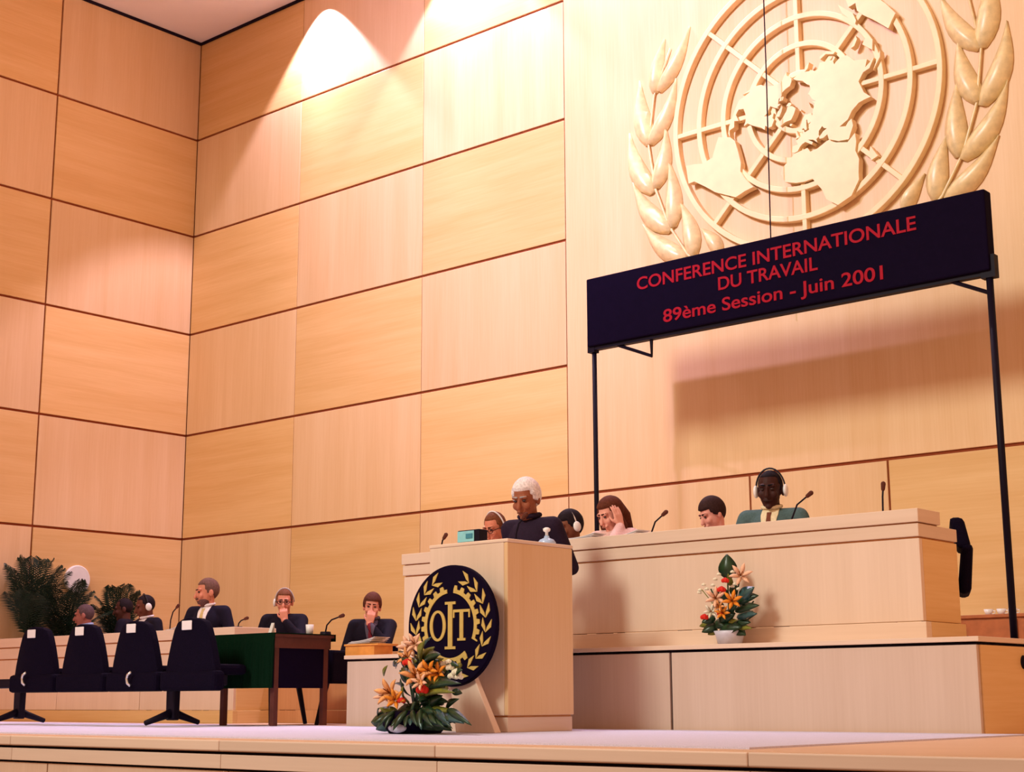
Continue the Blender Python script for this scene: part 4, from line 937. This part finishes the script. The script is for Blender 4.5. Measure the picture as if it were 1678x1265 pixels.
for px, py, dy, r, m in ((640, 1136, -.13, .115, 'lily'), (648, 1148, -.15, .085, 'lily_or'), (682, 1110, -.14, .125, 'lily'), (690, 1118, -.16, .075, 'lily_pk'), (703, 1100, -.10, .09, 'lily_or'), (718, 1104, -.07, .085, 'lily_or'),
                         (672, 1063, -.05, .10, 'lily_pk'), (680, 1056, -.07, .085, 'lily_pk'), (668, 1078, -.09, .08, 'lily'), (630, 1142, -.12, .08, 'lily_pk'), (725, 1093, -.03, .06, 'lily_pk')):
    lily(F(px, py, FY+dy), r*0.74, (0.5+random.uniform(-.3, .3), -1, 0.4+random.uniform(-.3, .3)), m, fl)
for px, py, r, m in ((667, 1088, .035, 'petal_red'), (692, 1133, .045, 'petal_red'), (658, 1150, .03, 'petal_red')): rose(F(px, py, FY-0.14), r, m, fl)
for px, py, r in ((737, 1096, .032), (748, 1104, .036), (741, 1110, .034), (752, 1111, .03), (727, 1090, .026), (735, 1086, .024)): rose(F(px, py, FY-0.04), r, 'petal_wh', fl, 'chrysanthemum')
for (b, t, w, m) in (((640, 1180), (608, 1183), .075, 'leaf'), ((650, 1185), (616, 1200), .07, 'leaf_bl'), ((655, 1175), (622, 1160), .05, 'leaf_lt'), ((715, 1185), (752, 1178), .075, 'leaf_bl'), ((705, 1190), (740, 1200), .07, 'leaf'),
                     ((690, 1175), (745, 1165), .05, 'leaf_lt'), ((690, 1150), (735, 1150), .05, 'leaf'), ((695, 1140), (745, 1135), .04, 'leaf_lt'), ((700, 1130), (755, 1120), .045, 'leaf'), ((695, 1125), (735, 1118), .04, 'leaf_lt'),
                     ((690, 1090), (712, 1060), .06, 'leaf_lt'), ((695, 1085), (722, 1072), .055, 'leaf'), ((690, 1085), (696, 1050), .06, 'leaf_lt'), ((690, 1078), (706, 1044), .04, 'leaf_bl'), ((675, 1120), (655, 1098), .04, 'leaf'),
                     ((672, 1140), (656, 1112), .045, 'leaf'), ((670, 1150), (660, 1125), .05, 'leaf_lt'), ((680, 1165), (650, 1165), .06, 'leaf'), ((685, 1172), (720, 1160), .07, 'leaf'), ((680, 1180), (680, 1150), .07, 'leaf'),
                     ((690, 1150), (708, 1128), .06, 'leaf'), ((670, 1185), (640, 1170), .06, 'leaf'), ((700, 1160), (725, 1140), .06, 'leaf'), ((660, 1175), (690, 1160), .08, 'leaf'), ((690, 1185), (660, 1160), .08, 'leaf'),
                     ((700, 1110), (730, 1125), .045, 'leaf_lt'), ((684, 1100), (720, 1082), .04, 'leaf'), ((650, 1165), (618, 1172), .05, 'leaf'), ((705, 1175), (738, 1188), .06, 'leaf_bl'), ((676, 1192), (640, 1192), .06, 'leaf'), ((690, 1195), (722, 1197), .06, 'leaf')):
    leafblade(F(*b, FY-0.03), F(*t, FY-0.03-random.uniform(0, .14)), w*0.75, (0.3+random.uniform(-.4, .4), -1, 0.5), m, fl)
for k in range(70):
    px, py = random.gauss(690, 26), random.uniform(1085, 1180); px += (1180-py)*0.05
    leafblade(F(px, py, FY-random.uniform(-.05, .1)), F(px+random.uniform(-22, 26), py-random.uniform(-8, 22), FY-random.uniform(-.05, .15)), random.uniform(.016, .034), (0.3, -1, .3), random.choice(['leaf', 'leaf', 'leaf_lt']), fl)
for k in range(18):
    px = 640+k*5.5
    leafblade(F(px+random.uniform(-6, 6), 1168+random.uniform(-8, 8), FY-0.17), F(680+(px-680)*1.7+random.uniform(-8, 8), 1192+random.uniform(-10, 6), FY-0.24), random.uniform(.016, .028), (0.3, -1, .5), random.choice(['leaf', 'leaf', 'leaf_bl', 'leaf']), fl)

# ---- arrangement on the dais ledge
F2 = 8.24
c = F(1196, 1047, F2)
f2 = thing('flower_arrangement', (c.x, F2, PZ), 'pointed arrangement of mixed flowers on the ledge before the dais desk', 'flowers')
G().lathe((c.x, F2, PZ), [(0.0, 0.0), (0.075, 0.0), (0.09, 0.06), (0.10, 0.085), (0.085, 0.085), (0.0, 0.075)], 24).build('pot', 'pot', f2, smooth=True)
core = Vector((c.x, F2, PZ+0.08))
for px, py in ((1192, 940), (1213, 945), (1165, 965), (1182, 985), (1200, 985), (1160, 1015), (1235, 985), (1240, 1005)):
    G().tube([core, (core+F(px, py, F2))/2, F(px, py, F2)], 0.005, 6).build('stem', 'leaf', f2)
leafblade(F(1194, 948, F2), F(1191, 908, F2), .065, (0.4, -1, 0.1), 'leaf', f2, 0.03)
for px, py, dy, r, m in ((1214, 944, -.05, .075, 'lily_pk'), (1173, 981, -.10, .07, 'lily_pk'), (1200, 985, -.11, .065, 'lily_or'), (1165, 1003, -.10, .05, 'petal_wh'), (1184, 1005, -.10, .05, 'lily_or'), (1179, 994, -.11, .04, 'lily')):
    lily(F(px, py, F2+dy), r, (0.5+random.uniform(-.3, .3), -1, 0.3), m, f2)
for px, py, r, m in ((1182, 968, .034, 'petal_red'), (1188, 953, .03, 'petal_red'), (1154, 1013, .032, 'petal_red'), (1180, 1007, .026, 'petal_red')): rose(F(px, py, F2-0.10), r, m, f2)
for px, py in ((1147, 968), (1153, 959), (1158, 966), (1146, 972), (1172, 950), (1168, 960), (1178, 942), (1204, 958), (1210, 966), (1200, 962), (1200, 938)): rose(F(px, py, F2-0.05), .017, 'petal_wh', f2, 'blossom')
G().tube([core, F(1165, 985, F2-0.03), F(1150, 966, F2-0.05)], 0.003, 5).build('stem', 'leaf_lt', f2)
for (b, t, w, m) in (((1210, 985), (1236, 962), .075, 'leaf_bl'), ((1205, 985), (1243, 976), .06, 'leaf'), ((1205, 1000), (1244, 992), .05, 'leaf'), ((1208, 1010), (1240, 1006), .05, 'leaf_bl'), ((1212, 1012), (1234, 1001), .03, 'leaf_lt'),
                     ((1205, 1020), (1230, 1020), .05, 'leaf'), ((1210, 1028), (1232, 1030), .03, 'leaf_lt'), ((1205, 1030), (1222, 1041), .05, 'leaf'), ((1175, 1025), (1150, 1036), .05, 'leaf'), ((1175, 1030), (1160, 1040), .045, 'leaf_lt'),
                     ((1170, 1020), (1146, 1026), .04, 'leaf_lt'), ((1172, 1012), (1150, 1020), .05, 'leaf'), ((1190, 1022), (1208, 1016), .03, 'leaf_lt'), ((1180, 1030), (1215, 1028), .08, 'leaf'), ((1195, 1000), (1212, 985), .06, 'leaf'),
                     ((1185, 1000), (1168, 985), .05, 'leaf'), ((1190, 985), (1186, 962), .045, 'leaf'), ((1200, 975), (1206, 955), .045, 'leaf'), ((1180, 985), (1170, 965), .035, 'leaf'), ((1198, 960), (1193, 940), .03, 'leaf_lt'), ((1185, 1015), (1205, 1005), .07, 'leaf'),
                     ((1192, 1005), (1180, 1020), .07, 'leaf'), ((1172, 1018), (1190, 1028), .06, 'leaf')):
    leafblade(F(*b, F2-0.02), F(*t, F2-0.02-random.uniform(0, .06)), w*0.7, (0.4, -1, 0.4), m, f2, 0.06)

# ---- palms at the left
def palm(x, y, h, n, label, spread, seed, droop=0.55):
    rnd = random.Random(seed)
    t = thing('potted_palm', (x, y, 0), label, 'plant', 'potted palms by the left wall')
    G().lathe((x, y, 0), [(0.0, 0.0), (0.15, 0.0), (0.20, 0.32), (0.21, 0.36), (0.18, 0.36), (0.0, 0.33)], 20).build('pot', 'potdark', t, smooth=True)
    G().tube([(x, y, 0.3), (x, y+0.01, 0.55), (x, y, h*0.45)], [0.05, 0.045, 0.035], 8).build('trunk', 'potdark', t, smooth=True)
    for k in range(n):
        a = 2*PI*k/n+rnd.uniform(-.3, .3); L = spread*rnd.uniform(0.75, 1.05); el = rnd.uniform(0.5, 1.35)
        base = Vector((x, y, h*0.42)); d = Vector((math.cos(a), math.sin(a), 0)); pts = []
        for i in range(9):
            u = i/8; pts.append(base+d*(L*math.cos(el)*u*(1+0.25*u))+Vector((0, 0, (h*0.58)*math.sin(el)*(u*1.35-droop*u*u*1.0))))
        pts = [Vector((max(p.x, XL+0.08), p.y, p.z)) for p in pts]
        g = G().tube(pts, [0.008-0.0007*i for i in range(9)], 5)
        for i in range(2, 29):
            u = i/28; j = min(7, int(u*8)); f = u*8-j; p = pts[j].lerp(pts[j+1], f); tg = (pts[j+1]-pts[j]).normalized(); s = tg.cross(Vector((0, 0, 1))).normalized()
            ll = 0.24*math.sin(PI*(0.15+0.8*u))+0.03
            for q in (-1, 1):
                e = p+s*(q*ll*0.75)+tg*(ll*0.55)+Vector((0, 0, -ll*0.22)); e.x = max(e.x, XL+0.04); w = tg*0.007
                mid = (p+e)/2+Vector((0, 0, 0.02)); g.add([p-w*0.4, p+w*0.4, mid+w, mid-w, e, mid+Vector((0, 0, -0.006))], [(0, 1, 2, 3), (3, 2, 4), (0, 3, 5), (3, 4, 5), (1, 0, 5), (2, 1, 5), (4, 2, 5)])
        g.build('frond', 'palm', t)
q = onY(46, 1000, 9.35); palm(max(q[0], -15.24), 9.37, 2.02, 26, 'potted palm left of the white wall disc, tallest of the palms', 0.50, 3)
palm(-15.2, 9.80, 1.75, 18, 'potted palm at the left edge behind the low desk', 0.45, 5)
palm(-15.12, 10.42, 1.72, 16, 'potted palm right of the white wall disc, behind the man in the blue shirt', 0.36, 11)
